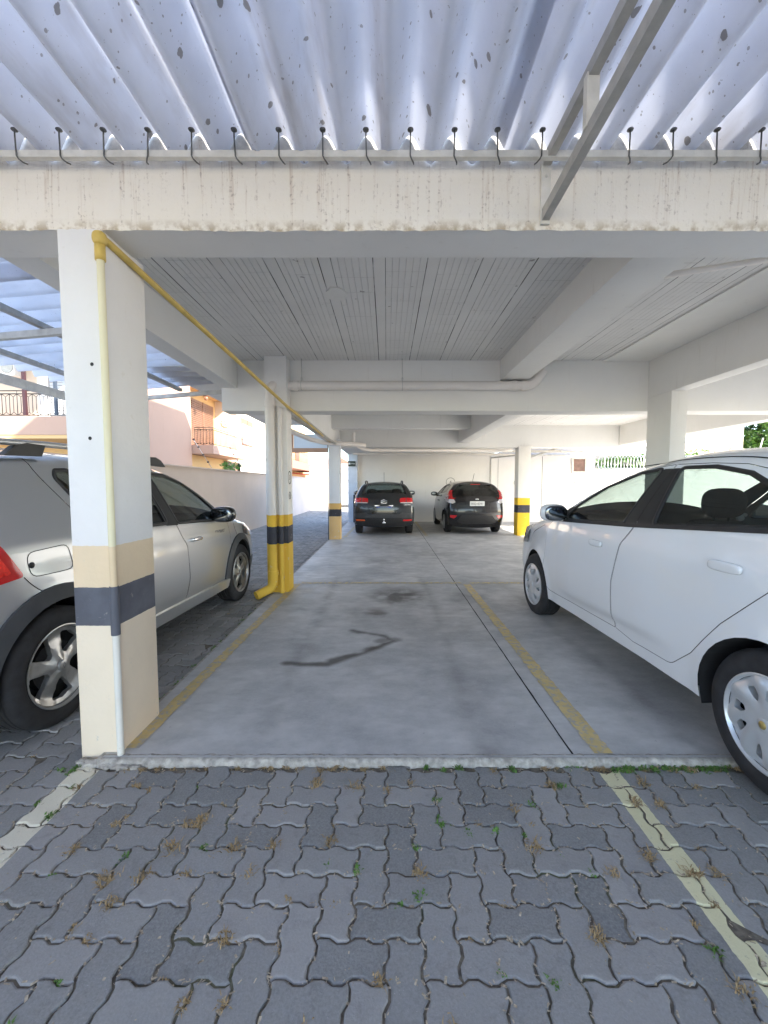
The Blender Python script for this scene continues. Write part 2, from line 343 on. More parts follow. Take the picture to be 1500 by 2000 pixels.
class MB:
    def __init__(s): s.v = []; s.f = []; s.mi = []
    def add(s, v, f, mi=0):
        b = len(s.v); s.v += [tuple(p) for p in v]; s.f += [tuple(i+b for i in q) for q in f]; s.mi += [mi]*len(f)
    def box(s, x0, y0, z0, x1, y1, z1, mi=0):
        v = [(x0, y0, z0), (x1, y0, z0), (x1, y1, z0), (x0, y1, z0), (x0, y0, z1), (x1, y0, z1), (x1, y1, z1), (x0, y1, z1)]
        s.add(v, [(0, 3, 2, 1), (4, 5, 6, 7), (0, 1, 5, 4), (1, 2, 6, 5), (2, 3, 7, 6), (3, 0, 4, 7)], mi)
    def bbox(s, x0, y0, z0, x1, y1, z1, b=.008, mi=0):
        """box with chamfered edges"""
        bm = bmesh.new(); bmesh.ops.create_cube(bm, size=1)
        for v in bm.verts: v.co = Vector(((x0+x1)/2+v.co.x*(x1-x0), (y0+y1)/2+v.co.y*(y1-y0), (z0+z1)/2+v.co.z*(z1-z0)))
        bmesh.ops.bevel(bm, geom=bm.edges[:], offset=b, segments=2, affect='EDGES', profile=.6)
        bm.verts.index_update(); s.add([v.co[:] for v in bm.verts], [[v.index for v in f.verts] for f in bm.faces], mi); bm.free()
    def tube(s, pts, r, n=10, mi=0, cap=True):
        pts = [Vector(p) for p in pts]; rings = []; up = None
        rr = r if isinstance(r, (list, tuple)) else [r]*len(pts)
        b = len(s.v)
        for i, p in enumerate(pts):
            a = pts[max(0, i-1)]; c = pts[min(len(pts)-1, i+1)]; d = (c-a).normalized()
            if up is None:
                up = Vector((0, 0, 1)) if abs(d.z) < .9 else Vector((0, 1, 0))
            u = (up - d*up.dot(d)).normalized(); w_ = d.cross(u); up = u
            for k in range(n):
                an = 2*math.pi*k/n; s.v.append(tuple(p+(u*math.cos(an)+w_*math.sin(an))*rr[i]))
        for i in range(len(pts)-1):
            for k in range(n):
                k2 = (k+1) % n
                s.f.append((b+i*n+k, b+i*n+k2, b+(i+1)*n+k2, b+(i+1)*n+k)); s.mi.append(mi)
        if cap:
            s.f.append(tuple(b+k for k in range(n))[::-1]); s.mi.append(mi); e = b+(len(pts)-1)*n
            s.f.append(tuple(e+k for k in range(n))); s.mi.append(mi)
    def bar(s, p, q, wd, ht, mi=0, up=(0, 0, 1)):
        p, q = Vector(p), Vector(q); d = (q-p).normalized(); up = Vector(up); sd = d.cross(up).normalized(); u = sd.cross(d)
        v = []
        for c in (p, q):
            for a, b in ((-1, -1), (1, -1), (1, 1), (-1, 1)): v.append(tuple(c+sd*a*wd/2+u*b*ht/2))
        s.add(v, [(0, 1, 2, 3), (7, 6, 5, 4), (0, 4, 5, 1), (1, 5, 6, 2), (2, 6, 7, 3), (3, 7, 4, 0)], mi)
    def lathe(s, prof, c, axis, n=48, mi=0):
        """prof: (radius, offset along axis)"""
        axis = Vector(axis).normalized(); a = Vector((0, 0, 1)) if abs(axis.z) < .9 else Vector((1, 0, 0)); u = (a-axis*a.dot(axis)).normalized(); w_ = axis.cross(u)
        b = len(s.v); c = Vector(c)
        for (r, h) in prof:
            for k in range(n):
                an = 2*math.pi*k/n; s.v.append(tuple(c+axis*h+(u*math.cos(an)+w_*math.sin(an))*r))
        for i in range(len(prof)-1):
            for k in range(n):
                k2 = (k+1) % n; s.f.append((b+i*n+k, b+i*n+k2, b+(i+1)*n+k2, b+(i+1)*n+k)); s.mi.append(mi)
    def sell(s, c, r, e=.6, n=14, m=20, mi=0, mat=None):
        """super-ellipsoid"""
        f = lambda v: math.copysign(abs(v)**e, v)
        b = len(s.v)
        for i in range(n+1):
            ph = -math.pi/2+math.pi*i/n
            for k in range(m):
                th = 2*math.pi*k/m
                p = Vector((r[0]*f(math.cos(ph))*f(math.cos(th)), r[1]*f(math.cos(ph))*f(math.sin(th)), r[2]*f(math.sin(ph))))
                if mat: p = mat @ p
                s.v.append(tuple(p+Vector(c)))
        for i in range(n):
            for k in range(m):
                k2 = (k+1) % m; s.f.append((b+i*m+k, b+i*m+k2, b+(i+1)*m+k2, b+(i+1)*m+k)); s.mi.append(mi)
    def build(s, name, mat, parent=None, smooth=False, local=False, angle=None):
        o = mobj(name, s.v, s.f, mat, parent, smooth, local)
        if isinstance(mat, (list, tuple)): o.data.polygons.foreach_set('material_index', s.mi)
        if angle is not None: o.data.set_sharp_from_angle(angle=R(angle))
        return o
def text_mesh(body, size, mat, name, parent, matrix, thick=.001, local=False):
    cu = bpy.data.curves.new('t', 'FONT'); cu.body = body; cu.size = size; cu.extrude = thick; cu.align_x = 'CENTER'; cu.align_y = 'CENTER'
    ob = bpy.data.objects.new('t', cu); COL.objects.link(ob)
    me = bpy.data.meshes.new_from_object(ob.evaluated_get(bpy.context.evaluated_depsgraph_get()))
    bpy.data.objects.remove(ob); bpy.data.curves.remove(cu)
    me.transform(matrix); me.materials.clear(); me.materials.append(M[mat]); me.name = name
    o = bpy.data.objects.new(name, me); COL.objects.link(o)
    if parent is not None:
        o.parent = parent
        if not local: o.matrix_parent_inverse = pinv(parent)
    return o
def copy_tree(o, parent=None):
    c = o.copy(); COL.objects.link(c)
    if parent is not None: c.parent = parent
    for ch in [k for k in bpy.data.objects if k.parent == o]: copy_tree(ch, c)
    return c

# ------------------------------------------------------------------ 2D panel tools (cars, rims)
def inpoly(P, poly):
    x, y = P[:, 0], P[:, 1]; poly = np.asarray(poly); ins = np.zeros(len(P), bool); j = len(poly)-1
    for i in range(len(poly)):
        xi, yi = poly[i]; xj, yj = poly[j]
        if yi != yj:
            c = ((yi > y) != (yj > y)) & (x < (xj-xi)*(y-yi)/(yj-yi)+xi); ins ^= c
        j = i
    return ins
def segdist(P, poly, closed=True):
    poly = np.asarray(poly, float); A = poly; B = np.roll(poly, -1, 0)
    if not closed: A = poly[:-1]; B = poly[1:]
    d = np.full(len(P), 1e9)
    for a, b in zip(A, B):
        ab = b-a; L = (ab@ab) or 1e-12; t_ = np.clip(((P-a)@ab)/L, 0, 1); q = a+t_[:, None]*ab
        d = np.minimum(d, np.hypot(*(P-q).T))
    return d
def fillet(pts, r, step=.03):
    """closed polygon with rounded corners, edges subdivided"""
    out = []; n = len(pts); P = [Vector(p[:2]) for p in pts]
    for i in range(n):
        rr = pts[i][2] if len(pts[i]) > 2 else r
        a, b, c = P[i-1], P[i], P[(i+1) % n]; u = (a-b); v = (c-b); lu, lv = u.length, v.length; u.normalize(); v.normalize()
        ang = u.angle(v, math.pi); tl = min(rr/max(math.tan(ang/2), .05), lu*.45, lv*.45)
        if rr <= 0 or ang > 3.05: out.append(b); continue
        p0 = b+u*tl; p1 = b+v*tl
        for k in range(5):
            t_ = k/4; out.append(p0*(1-t_)**2+b*2*t_*(1-t_)+p1*t_**2)
    res = []
    for i in range(len(out)):
        a, b = out[i], out[(i+1) % len(out)]; m_ = max(1, int((b-a).length/step))
        for k in range(m_): res.append(tuple(a.lerp(b, k/m_)))
    return res
def catmull(pts, step=.03):
    P = [Vector(p) for p in pts]; P = [P[0]*2-P[1]]+P+[P[-1]*2-P[-2]]; out = []
    for i in range(1, len(P)-2):
        p0, p1, p2, p3 = P[i-1:i+3]; m_ = max(2, int((p2-p1).length/step))
        for k in range(m_):
            t_ = k/m_
            out.append(.5*((2*p1)+(p2-p0)*t_+(2*p0-5*p1+4*p2-p3)*t_*t_+(3*p1-p0-3*p2+p3)*t_**3))
    out.append(P[-2]); return [tuple(p) for p in out]
def ribbon(pts, wd):
    """closed outline of a thin strip along an open polyline"""
    P = [Vector(p) for p in pts]; L_, R_ = [], []
    for i, p in enumerate(P):
        d = (P[min(i+1, len(P)-1)]-P[max(i-1, 0)]).normalized(); nn = Vector((-d.y, d.x))*wd/2
        L_.append(tuple(p+nn)); R_.append(tuple(p-nn))
    return L_+R_[::-1]
def cdt(outline, loops, step, extra=None):
    """triangulate outline (closed) with constraint loops; returns 2D verts, tris"""
    pts = []; edges = []
    for lp in [outline]+loops:
        b = len(pts); pts += [tuple(p[:2]) for p in lp]; n = len(lp); edges += [(b+i, b+(i+1) % n) for i in range(n)]
    A = np.array(outline, float)[:, :2]; mn, mx_ = A.min(0), A.max(0)
    gx, gy = np.meshgrid(np.arange(mn[0]+step/2, mx_[0], step), np.arange(mn[1]+step/2, mx_[1], step))
    gx = gx+((np.arange(gx.shape[0]) % 2)*step/2)[:, None]
    G = np.stack([gx.ravel(), gy.ravel()], 1); G = G[inpoly(G, A)]
    C = np.array(pts, float)
    if len(G):
        D = np.full(len(G), 1e9)
        for lp in [outline]+loops: D = np.minimum(D, segdist(G, np.array(lp, float)[:, :2]))
        G = G[D > step*.4]
    pts += [tuple(g) for g in G]
    vs, es, fs, *_ = delaunay_2d_cdt([Vector(p) for p in pts], edges, [], 0, 1e-5)
    V = np.array([tuple(v) for v in vs]); F = np.array([tuple(f) for f in fs if len(f) == 3], int)
    cen = V[F].mean(1); keep = inpoly(cen, A); return V, F[keep], cen[keep]
def panelize(outline, regions, step):
    """regions: list of (name, polygon). returns dict name -> (V2, tris)"""
    V, F, cen = cdt(outline, [p for _, p in regions], step); lab = np.full(len(F), -1)
    for i, (_, p) in enumerate(regions):
        ins = inpoly(cen, p); lab[ins & (lab < 0)] = i
    res = {}
    names = ['base']+[n for n, _ in regions]
    for nm in dict.fromkeys(names):
        ids = [-1] if nm == 'base' else []
        ids += [i for i, (n_, _) in enumerate(regions) if n_ == nm]
        f = F[np.isin(lab, ids)]
        if len(f) == 0: continue
        u, inv = np.unique(f, return_inverse=True); res[nm] = (V[u], inv.reshape(-1, 3))
    return res
def orient(V3, F, outward):
    V3 = np.asarray(V3); F = np.asarray(F); a, b, c = V3[F[:, 0]], V3[F[:, 1]], V3[F[:, 2]]
    n = np.cross(b-a, c-a); flip = (n*outward(V3[F].mean(1))).sum(1) < 0
    F = F.copy(); F[flip] = F[flip][:, ::-1]; return F

# ------------------------------------------------------------------ car builder
# local frame: x forward from rear axle, y left, z up from the ground
class Car:
    def __init__(s, spec, name, label, cat, loc, rot):
        s.p = spec; s.root = empty(name, loc, label, cat, None, rot)
        p = spec; s.hw = p['hw']; s.zb = p['zb']; s.zr = p['zr']; s.wr = p['wr']
        s.E = catmull(p['outline'], .03); s.EA = np.array(s.E)
        s.x0, s.x1 = s.EA[:, 0].min(), s.EA[:, 0].max(); s.xm = (s.x0+s.x1)/2; s.L = s.x1-s.x0
    def W(s, P, rnd=True):
        P = np.asarray(P, float); x, z = P[:, 0], P[:, 1]; p = s.p
        u = (x-s.xm)/(s.L/2); k = np.where(u > 0, p.get('kf', .13), p.get('kr', .08)); plan = 1-k*np.abs(u)**3.2
        zb = s.zb(x) if callable(s.zb) else s.zb
        low = 1-.055*np.clip((.62-z)/.45, 0, 2)**2-.03*np.clip((z-.62)/.45, 0, 2)**2
        wb = 1-.03*np.clip((zb-.62)/.45, 0, 2)**2
        tz = np.clip((z-zb)/(s.zr-zb), 0, 1.3)
        ww = s.hw*plan*np.where(z < zb, low, wb)
        ww = ww-np.where(z > zb, (s.hw*plan*wb-s.wr*(1-.5*(1-plan)))*(tz*.85+.15*tz**2), 0)
        for (zc, a, wd, xa, xb) in p.get('creases', []):
            m_ = np.clip((x-xa)/.3, 0, 1)*np.clip((xb-x)/.3, 0, 1)
            zc_ = zc(x) if callable(zc) else zc
            ww = ww+a*m_*np.tanh((zc_-z)/wd)
        for (hx, hz) in ((0, p['rt']), (p['wb'], p['rt'])):
            d = np.hypot(x-hx, z-hz); ww = ww+p.get('flare', .012)*np.exp(-((d-p['ra'])/.05)**2)
        if rnd:
            r = p.get('rnd', .05); d = segdist(P, s.EA, False); q = np.clip(1-d/r, 0, 1); ww = ww-r*(1-np.sqrt(1-q**2))
        return ww
    def side_pt(s, V2, sgn, off=0.0):
        w_ = s.W(V2)+off; return np.stack([V2[:, 0], sgn*w_, V2[:, 1]], 1)
    def add(s, name, V3, F, mat, parent=None, smooth=True, label=None):
        o = mobj(name, V3, F, mat, parent or s.root, smooth, True)
        if label: o['label'] = label
        return o
    def side_shell(s, name, polys, mat, off, sides=(1, -1), thick=.0, parent=None, step=.03, label=None, one=False):
        """patch following the side surface, with a rim down to the body"""
        outs = []
        for sg in sides:
            for poly in polys:
                mb = MB()
                V, F, _ = cdt(poly, [], step); P3 = s.side_pt(V, sg, off); F = orient(P3, F, lambda c: np.stack([0*c[:, 0], c[:, 1], 0*c[:, 0]], 1))
                mb.add(P3, F)
                if thick:
                    B = np.array(poly, float)[:, :2]; a = s.side_pt(B, sg, off); b = s.side_pt(B, sg, off-thick); n = len(B)
                    mb.add(np.concatenate([a, b]), [(i, (i+1) % n, n+(i+1) % n, n+i) for i in range(n)])
                o = mb.build(name, mat, parent or s.root, True, True, 40); outs.append(o)
                if label: o['label'] = label
        return outs
    def build_body(s):
        p = s.p; EA = s.EA; wb, rt, ra = p['wb'], p['rt'], p['ra']; zs = p['zs']
        # side outline: E from rear-bottom over the roof to front-bottom, then back along the sill with both arches
        out = [tuple(q) for q in s.E]
        def arc(hx):
            dz = zs-rt; a = math.asin(max(-1, min(1, dz/ra))); n = 22
            return [(hx+ra*math.cos(t_), rt+ra*math.sin(t_)) for t_ in np.linspace(a, math.pi-a, n)]
        low = [(wb+ra+.03, out[-1][1]+.0)] if False else []
        seg = low+arc(wb)
        xs = np.linspace(wb-math.sqrt(ra**2-(zs-rt)**2)-.05, math.sqrt(ra**2-(zs-rt)**2)+.05, 40)
        seg += [(x_, zs) for x_ in xs]+arc(0)
        out += seg
        regions = []
        for nm, poly in p['windows']: regions.append(('window', fillet(poly, .03, .03)))
        doors = []
        for poly in p['doors']:
            d = fillet(poly, .12, .03); doors.append(d)
        for i, d in enumerate(doors):
            c = np.array(d); cen = c.mean(0)
            nrm = []
            for k in range(len(c)):
                tv = c[(k+1) % len(c)]-c[k-1]; nv = np.array([-tv[1], tv[0]]); nv /= (np.hypot(*nv)+1e-9)
                q = c[k]+nv*.004
                nrm.append(q if inpoly(np.array([q]), c)[0] else c[k]-nv*.004)
            regions.append(('door%d' % i, nrm)); regions.append(('gap', d))
        for g in p.get('gaps', []): regions.append(('gap', ribbon(catmull(g, .03), .006)))
        pan = panelize(out, regions, .03)
        names = p.get('door_names', ['front_door', 'rear_door'])
        outw = lambda c: np.stack([0*c[:, 0], c[:, 1], 0*c[:, 0]+0], 1)
        s.doors = {}
        bodyV = []; bodyF = []
        mb = MB()
        for sg in (1, -1):
            V, F = pan['base']; P3 = s.side_pt(V, sg); F3 = orient(P3, F, outw); mb.add(P3, F3)
            for i in range(len(doors)):
                V, F = pan['door%d' % i]; P3 = s.side_pt(V, sg, .0005); F3 = orient(P3, F, outw)
                s.doors[(i, sg)] = s.add(names[i], P3, F3, p['paint'])
            V, F = pan['gap']; P3 = s.side_pt(V, sg, -.006); F3 = orient(P3, F, outw); s.add('shut_line', P3, F3, 'gap')
        # top surface over s,t
        n = len(EA); dE = np.gradient(EA, axis=0); nv = np.stack([-dE[:, 1], dE[:, 0]], 1); nv /= np.hypot(nv[:, 0], nv[:, 1])[:, None]
        # outline runs rear-bottom -> up -> forward -> down : left normal is outward
        b = np.abs(nv[:, 0])*np.where(nv[:, 0] > 0, p.get('bf', .16), p.get('br', .08))+np.abs(nv[:, 1])*p.get('bt', .045)
        ker = np.ones(9)/9; b = np.convolve(np.pad(b, 4, 'edge'), ker, 'valid')
        nvs = np.stack([np.convolve(np.pad(nv[:, k], 3, 'edge'), np.ones(7)/7, 'valid') for k in (0, 1)], 1)
        ye = s.W(EA)
        sl_ = np.concatenate([[0], np.cumsum(np.hypot(*(EA[1:]-EA[:-1]).T))]); s.sl = sl_
        def top(V2):
            ss, tt = V2[:, 0], V2[:, 1]/.8
            ex = np.interp(ss, sl_, EA[:, 0]); ez = np.interp(ss, sl_, EA[:, 1]); nx = np.interp(ss, sl_, nvs[:, 0]); nz = np.interp(ss, sl_, nvs[:, 1])
            bb = np.interp(ss, sl_, b)*(1-np.abs(tt)**2.4); yy_ = np.interp(ss, sl_, ye)
            return np.stack([ex+nx*bb, tt*yy_, ez+nz*bb], 1)
        s.top = top
        def s_at(x_, z_):
            return sl_[np.argmin(np.hypot(EA[:, 0]-x_, EA[:, 1]-z_))]
        s.s_at = s_at
        L = sl_[-1]
        edge_s = list(sl_)
        dom = [(q, -.8) for q in edge_s]+[(L, v) for v in np.linspace(-.8, .8, 20)[1:-1]]+[(q, .8) for q in edge_s[::-1]]+[(0, v) for v in np.linspace(.8, -.8, 20)[1:-1]]
        regs = []
        (ws0, ws1, tw) = p['windshield']; (rw0, rw1, tr_) = p['rearglass']
        a0, a1 = s_at(*ws0), s_at(*ws1); regs.append(('ws', fillet([(a0, -.8*tw), (a1, -.8*(tw-.02)), (a1, .8*(tw-.02)), (a0, .8*tw)], .05, .05)))
        c0, c1 = s_at(*rw0), s_at(*rw1); regs.append(('rw', fillet([(c0, -.8*tr_), (c1, -.8*tr_), (c1, .8*tr_), (c0, .8*tr_)], .07, .05)))
        tp = panelize(dom, regs, .04)
        cc = np.array([s.xm, 0, .7]); outt = lambda c: c-cc*np.array([1, 0, 1])-np.stack([0*c[:, 0], c[:, 1]*.0, 0*c[:, 0]], 1)
        V, F = tp['base']; P3 = top(V); F3 = orient(P3, F, lambda c: c-cc)
        mb.add(P3, F3)
        # weld
        bm = bmesh.new(); vs = [bm.verts.new(v) for v in mb.v]
        for f in mb.f:
            try: bm.faces.new([vs[i] for i in f])
            except ValueError: pass
        bmesh.ops.remove_doubles(bm, verts=bm.verts[:], dist=.0008)
        bm.verts.index_update(); s.bvh = BVHTree.FromBMesh(bm)
        me = bpy.data.meshes.new('body'); bm.to_mesh(me); bm.free(); me.shade_smooth(); me.materials.append(M[p['paint']])
        s.body = bpy.data.objects.new('body', me); COL.objects.link(s.body); s.body.parent = s.root
        gm, gs = p.get('glass', 'glass'), p.get('glass', 'glass')
        V, F = tp['ws']; P3 = top(V); s.add('windshield', P3, orient(P3, F, lambda c: c-cc), 'glass')
        V, F = tp['rw']; P3 = top(V); P3 = P3-np.array([0, 0, .003]); s.rw = s.add('rear_window', P3, orient(P3, F, lambda c: c-cc), p.get('rglass', gm))
        # side windows
        for nm, poly in p['windows']:
            pl = fillet(poly, .03, .03)
            for sg in (1, -1):
                V, F, _ = cdt(pl, [], .05); P3 = s.side_pt(V, sg, -.008); s.add('side_window', P3, orient(P3, F, outw), gs)
                # black seal frame around the opening
                B = np.array(pl); c0_ = B.mean(0)
                tv = np.roll(B, -1, 0)-np.roll(B, 1, 0); nn = np.stack([-tv[:, 1], tv[:, 0]], 1); nn /= np.hypot(*nn.T)[:, None]+1e-9
                q = B+nn*.002; sgn_ = 1 if not inpoly(q[:1], B)[0] else -1
                O = B+nn*sgn_*p.get('seal', .016); I = B-nn*sgn_*.006; k = len(B)
                Va = np.concatenate([s.side_pt(O, sg, .0035), s.side_pt(I, sg, .0035), s.side_pt(I, sg, -.012), s.side_pt(O, sg, -.002)])
                Fa = []
                for i in range(k):
                    j = (i+1) % k; Fa += [(i, j, k+j, k+i), (k+i, k+j, 2*k+j, 2*k+i), (3*k+i, 3*k+j, j, i)]
                s.add('window_seal', Va, Fa, 'black')
        # pillar covers
        if p.get('pillars'): s.side_shell('pillar_cover', [fillet(q, .01, .03) for q in p['pillars']], 'black', .003, thick=.004, one=True)
        # underbody and wheel wells
        mb = MB(); xa, xb = s.x0+.12, s.x1-.15; hh = s.hw-.30
        mb.box(xa, -hh, zs-.02, xb, hh, zs+.06); mb.box(ra+.02, -(s.hw-.10), zs+.005, wb-ra-.02, s.hw-.10, zs+.07)
        mb.box(xa+.1, -s.hw*.75, zs+.03, -ra-.02, s.hw*.75, zs+.09); mb.box(wb+ra+.02, -s.hw*.75, zs+.03, xb-.1, s.hw*.75, zs+.09)
        mb.build('underbody', 'well', s.root, False, True)
        for hx in (0, wb):
            for sg in (1, -1):
                mb = MB(); n_ = 24; yo = s.W(np.array([[hx, rt+ra]]))[0]-.012; yi = yo-.30; v = []
                for t_ in np.linspace(-.25, math.pi+.25, n_):
                    x_, z_ = hx+(ra+.004)*math.cos(t_), rt+(ra+.004)*math.sin(t_)
                    yo_ = s.W(np.array([[x_, max(z_, zs)]]))[0]-.01
                    v += [(x_, sg*yo_, z_), (x_, sg*yi, z_)]
                f = [(2*i, 2*i+1, 2*i+3, 2*i+2) for i in range(n_-1)]+[tuple(2*i+1 for i in range(n_))]
                mb.add(v, f); mb.build('wheel_well', 'well', s.root, False, True)
        # interior
        if p.get('interior', True):
            it = p['seats']
            for (x_, nm) in it:
                for sg in ((1, -1)):
                    mb = MB(); y_ = sg*.37
                    mb.sell((x_+.10, y_, .56), (.27, .25, .09), .5); tl = Matrix.Rotation(R(-14), 3, 'Y')
                    mb.sell((x_-.16, y_, .84), (.08, .235, .33), .45, mat=tl)
                    o = mb.build('seat', 'seat', s.root, True, True)
                    mb = MB(); mb.sell((x_-.27, y_, p.get('hrz', 1.24)), (.055, .135, .095), .7); mb.tube([(x_-.24, y_-.05, 1.1), (x_-.26, y_-.05, 1.2)], .008); mb.tube([(x_-.24, y_+.05, 1.1), (x_-.26, y_+.05, 1.2)], .008)
                    mb.build('headrest', 'seat', o, True, True)
            mb = MB(); dx = p['dash']; mb.sell((dx, 0, .86), (.26, s.hw-.14, .14), .4); mb.build('dashboard', 'dash', s.root, True, True)
            mb = MB(); ring = []
            tm = Matrix.Rotation(R(65), 3, 'Y')
            for k in range(25):
                a = 2*math.pi*k/24; ring.append(tm @ Vector((.18*math.cos(a), .18*math.sin(a), 0))+Vector((dx-.38, .37, .93)))
            mb.tube(ring, .014, 8); mb.tube([ring[6], ring[18]], .012, 6); mb.tube([ring[0], Vector((dx-.38, .37, .93))], .012, 6); mb.tube([Vector((dx-.38, .37, .93)), Vector((dx-.15, .37, .85))], .03, 8)
            mb.build('steering_wheel', 'dash', s.root, True, True)
    def wheel(s, hx, sg, kind, rr, rim_mat, backing):
        p = s.p; rt = p['rt']; y0 = p['wy']; wt = .205
        prof = [(rr-.005, -.012), (rr+.012, -.004), (rr+.03, .001), (rt-.055, .002), (rt-.03, -.006), (rt-.012, -.016), (rt-.003, -.030)]
        for g in (.045, .075, .125, .155):
            prof += [(rt, -g+.004), (rt-.007, -g), (rt-.007, -g-.008), (rt, -g-.012)]
        prof += [(rt-.003, -wt+.03), (rt-.012, -wt+.016), (rt-.05, -wt), (rr, -wt+.01), (rr-.01, -wt+.03), (rr-.01, -.012), (rr-.005, -.012)]
        c = (hx, sg*y0, rt)
        wroot = s.root
        mb = MB(); mb.lathe(prof, c, (0, sg, 0), 64)
        ty = mb.build('tyre', 'rubber', wroot, True, True, 45)
        # rim face
        n = 72; outer = [(rr*math.cos(2*math.pi*k/n), rr*math.sin(2*math.pi*k/n)) for k in range(n)]
        holes = []
        if kind == 'five':
            for k in range(5):
                a = math.pi/2+2*math.pi*(k+.5)/5+.1; dl = .40
                h = [(.86*rr, a-dl), (.88*rr, a), (.86*rr, a+dl), (.36*rr, a+.20), (.33*rr, a), (.36*rr, a-.20)]
                holes.append(fillet([(r_*math.cos(q), r_*math.sin(q)) for r_, q in h], .012, .02))
            depth = lambda r_, a_: -.012-.028*np.clip((r_/rr-.18)/.6, 0, 1)*np.clip((1-r_/rr)/.25, 0, 1)+.010*np.clip(1-r_/(rr*.3), 0, 1)-.008*(np.cos(5*(a_-math.pi/2-.1)) < .0)
        elif kind == 'cap':
            for k in range(8):
                a = 2*math.pi*k/8+.2
                h = [(.78*rr, a-.10), (.76*rr, a+.16), (.58*rr, a+.28), (.44*rr, a+.16), (.58*rr, a-.02)] if k % 2 else [(.76*rr, a-.20), (.80*rr, a+.06), (.56*rr, a+.10), (.44*rr, a-.02), (.56*rr, a-.20)]
                holes.append(fillet([(r_*math.cos(q), r_*math.sin(q)) for r_, q in h], .012, .02))
            depth = lambda r_, a_: -.004-.012*np.clip((r_/rr-.85)/.15, 0, 1)+.012*np.cos(np.clip(r_/rr, 0, 1)*1.5)+.009*np.sin(8*a_+4*r_/rr)*np.clip(r_/rr-.25, 0, .4)*2.2
        else:
            for k in range(6):
                a = 2*math.pi*k/6; h = [(.84*rr, a-.3), (.84*rr, a+.3), (.4*rr, a+.18), (.4*rr, a-.18)]
                holes.append(fillet([(r_*math.cos(q), r_*math.sin(q)) for r_, q in h], .01, .03))
            depth = lambda r_, a_: -.02+0*r_
        pan = panelize(outer, [('h', h) for h in holes], .016)
        V, F = pan['base']
        def m3(V2):
            r_ = np.hypot(V2[:, 0], V2[:, 1]); a_ = np.arctan2(V2[:, 1], V2[:, 0])
            return np.stack([hx+V2[:, 0], sg*(y0+depth(r_, a_)), rt+V2[:, 1]], 1)
        P3 = m3(V); F3 = orient(P3, F, lambda c_: np.stack([0*c_[:, 0], 0*c_[:, 0]+sg, 0*c_[:, 0]], 1))
        mb = MB(); mb.add(P3, F3)
        for h in holes:
            B = np.array(h); a = m3(B); b_ = a-np.array([0, sg*.03, 0]); k = len(B); mb.add(np.concatenate([a, b_]), [(i, (i+1) % k, k+(i+1) % k, k+i) for i in range(k)])
        mb.lathe([(rr, -.012), (rr+.006, -.004), (rr+.008, .001), (rr+.002, .003), (rr-.006, -.006), (rr-.012, -.02)], c, (0, sg, 0), 64)
        mb.build('rim', rim_mat, wroot, True, True, 30)
        mb = MB(); mb.lathe([(0, -.060), (rr*.62, -.060), (rr*.62, -.09), (rr-.004, -.10), (rr-.004, -.02)], c, (0, sg, 0), 32); mb.build('brake_drum', backing, wroot, False, True)
        mb = MB(); hb = .006 if kind == 'cap' else -.004
        mb.lathe([(0, hb+.008), (.022, hb+.008), (.031, hb+.004), (.033, hb-.008)], c, (0, sg, 0), 24); ht = mb.build('hub_cap', rim_mat, wroot, True, True, 40)
        return ty
    def project(s, name, polys, mat, off, axis='rear', step=.04, thick=.004, parent=None, extra=None):
        """patch outlined in the rear/front view (y,z) and laid onto the body"""
        mb = MB(); d = Vector((1, 0, 0)) if axis == 'rear' else Vector((-1, 0, 0)); x0 = -6 if axis == 'rear' else 9
        def cast(V2, o_):
            out = []; ok = []
            for (y_, z_) in V2:
                loc, nrm, _, _ = s.bvh.ray_cast(Vector((x0, y_, z_)), d)
                if loc is None: out.append((0, 0, 0)); ok.append(False)
                else:
                    if nrm.dot(d) > 0: nrm = -nrm
                    out.append(tuple(loc+nrm*o_)); ok.append(True)
            return np.array(out), np.array(ok)
        for poly in polys:
            V, F, _ = cdt(poly, [], step); P, ok = cast(V, off); F = F[ok[F].all(1)]
            F = orient(P, F, lambda c_: np.stack([0*c_[:, 0]-d.x, 0*c_[:, 0], 0*c_[:, 0]], 1)); mb.add(P, F)
            B = np.array(poly)[:, :2]; a, oka = cast(B, off); b_, _ = cast(B, off-thick); k = len(B)
            mb.add(np.concatenate([a, b_]), [(i, (i+1) % k, k+(i+1) % k, k+i) for i in range(k) if oka[i] and oka[(i+1) % k]])
        if extra:
            for e in extra: mb.add(e[0], e[1])
        return mb.build(name, mat, parent or s.root, True, True, 35)
    def sidegeo(s, poly, sg, off, step=.04):
        V, F, _ = cdt(poly, [], step); P3 = s.side_pt(V, sg, off); return P3, orient(P3, F, lambda c: np.stack([0*c[:, 0], c[:, 1], 0*c[:, 0]], 1))
    def mirror(s, x, z, mat, sz=(.075, .12, .075), out=.10):
        for sg in (1, -1):
            y = s.W(np.array([[x, z]]), False)[0]
            mb = MB(); mb.sell((x, sg*(y+out), z+.02), sz, .75, 14, 22); mb.tube([(x+.03, sg*(y-.03), z-.04), (x+.02, sg*(y+out*.6), z-.02)], [.03, .028], 10)
            o = mb.build('wing_mirror', mat, s.root, True, True)
            mb = MB(); mb.sell((x-sz[0]*.90, sg*(y+out), z+.02), (.014, sz[1]*.88, sz[2]*.86), .7); mb.build('mirror_glass', 'mirrorglass', o, True, True)
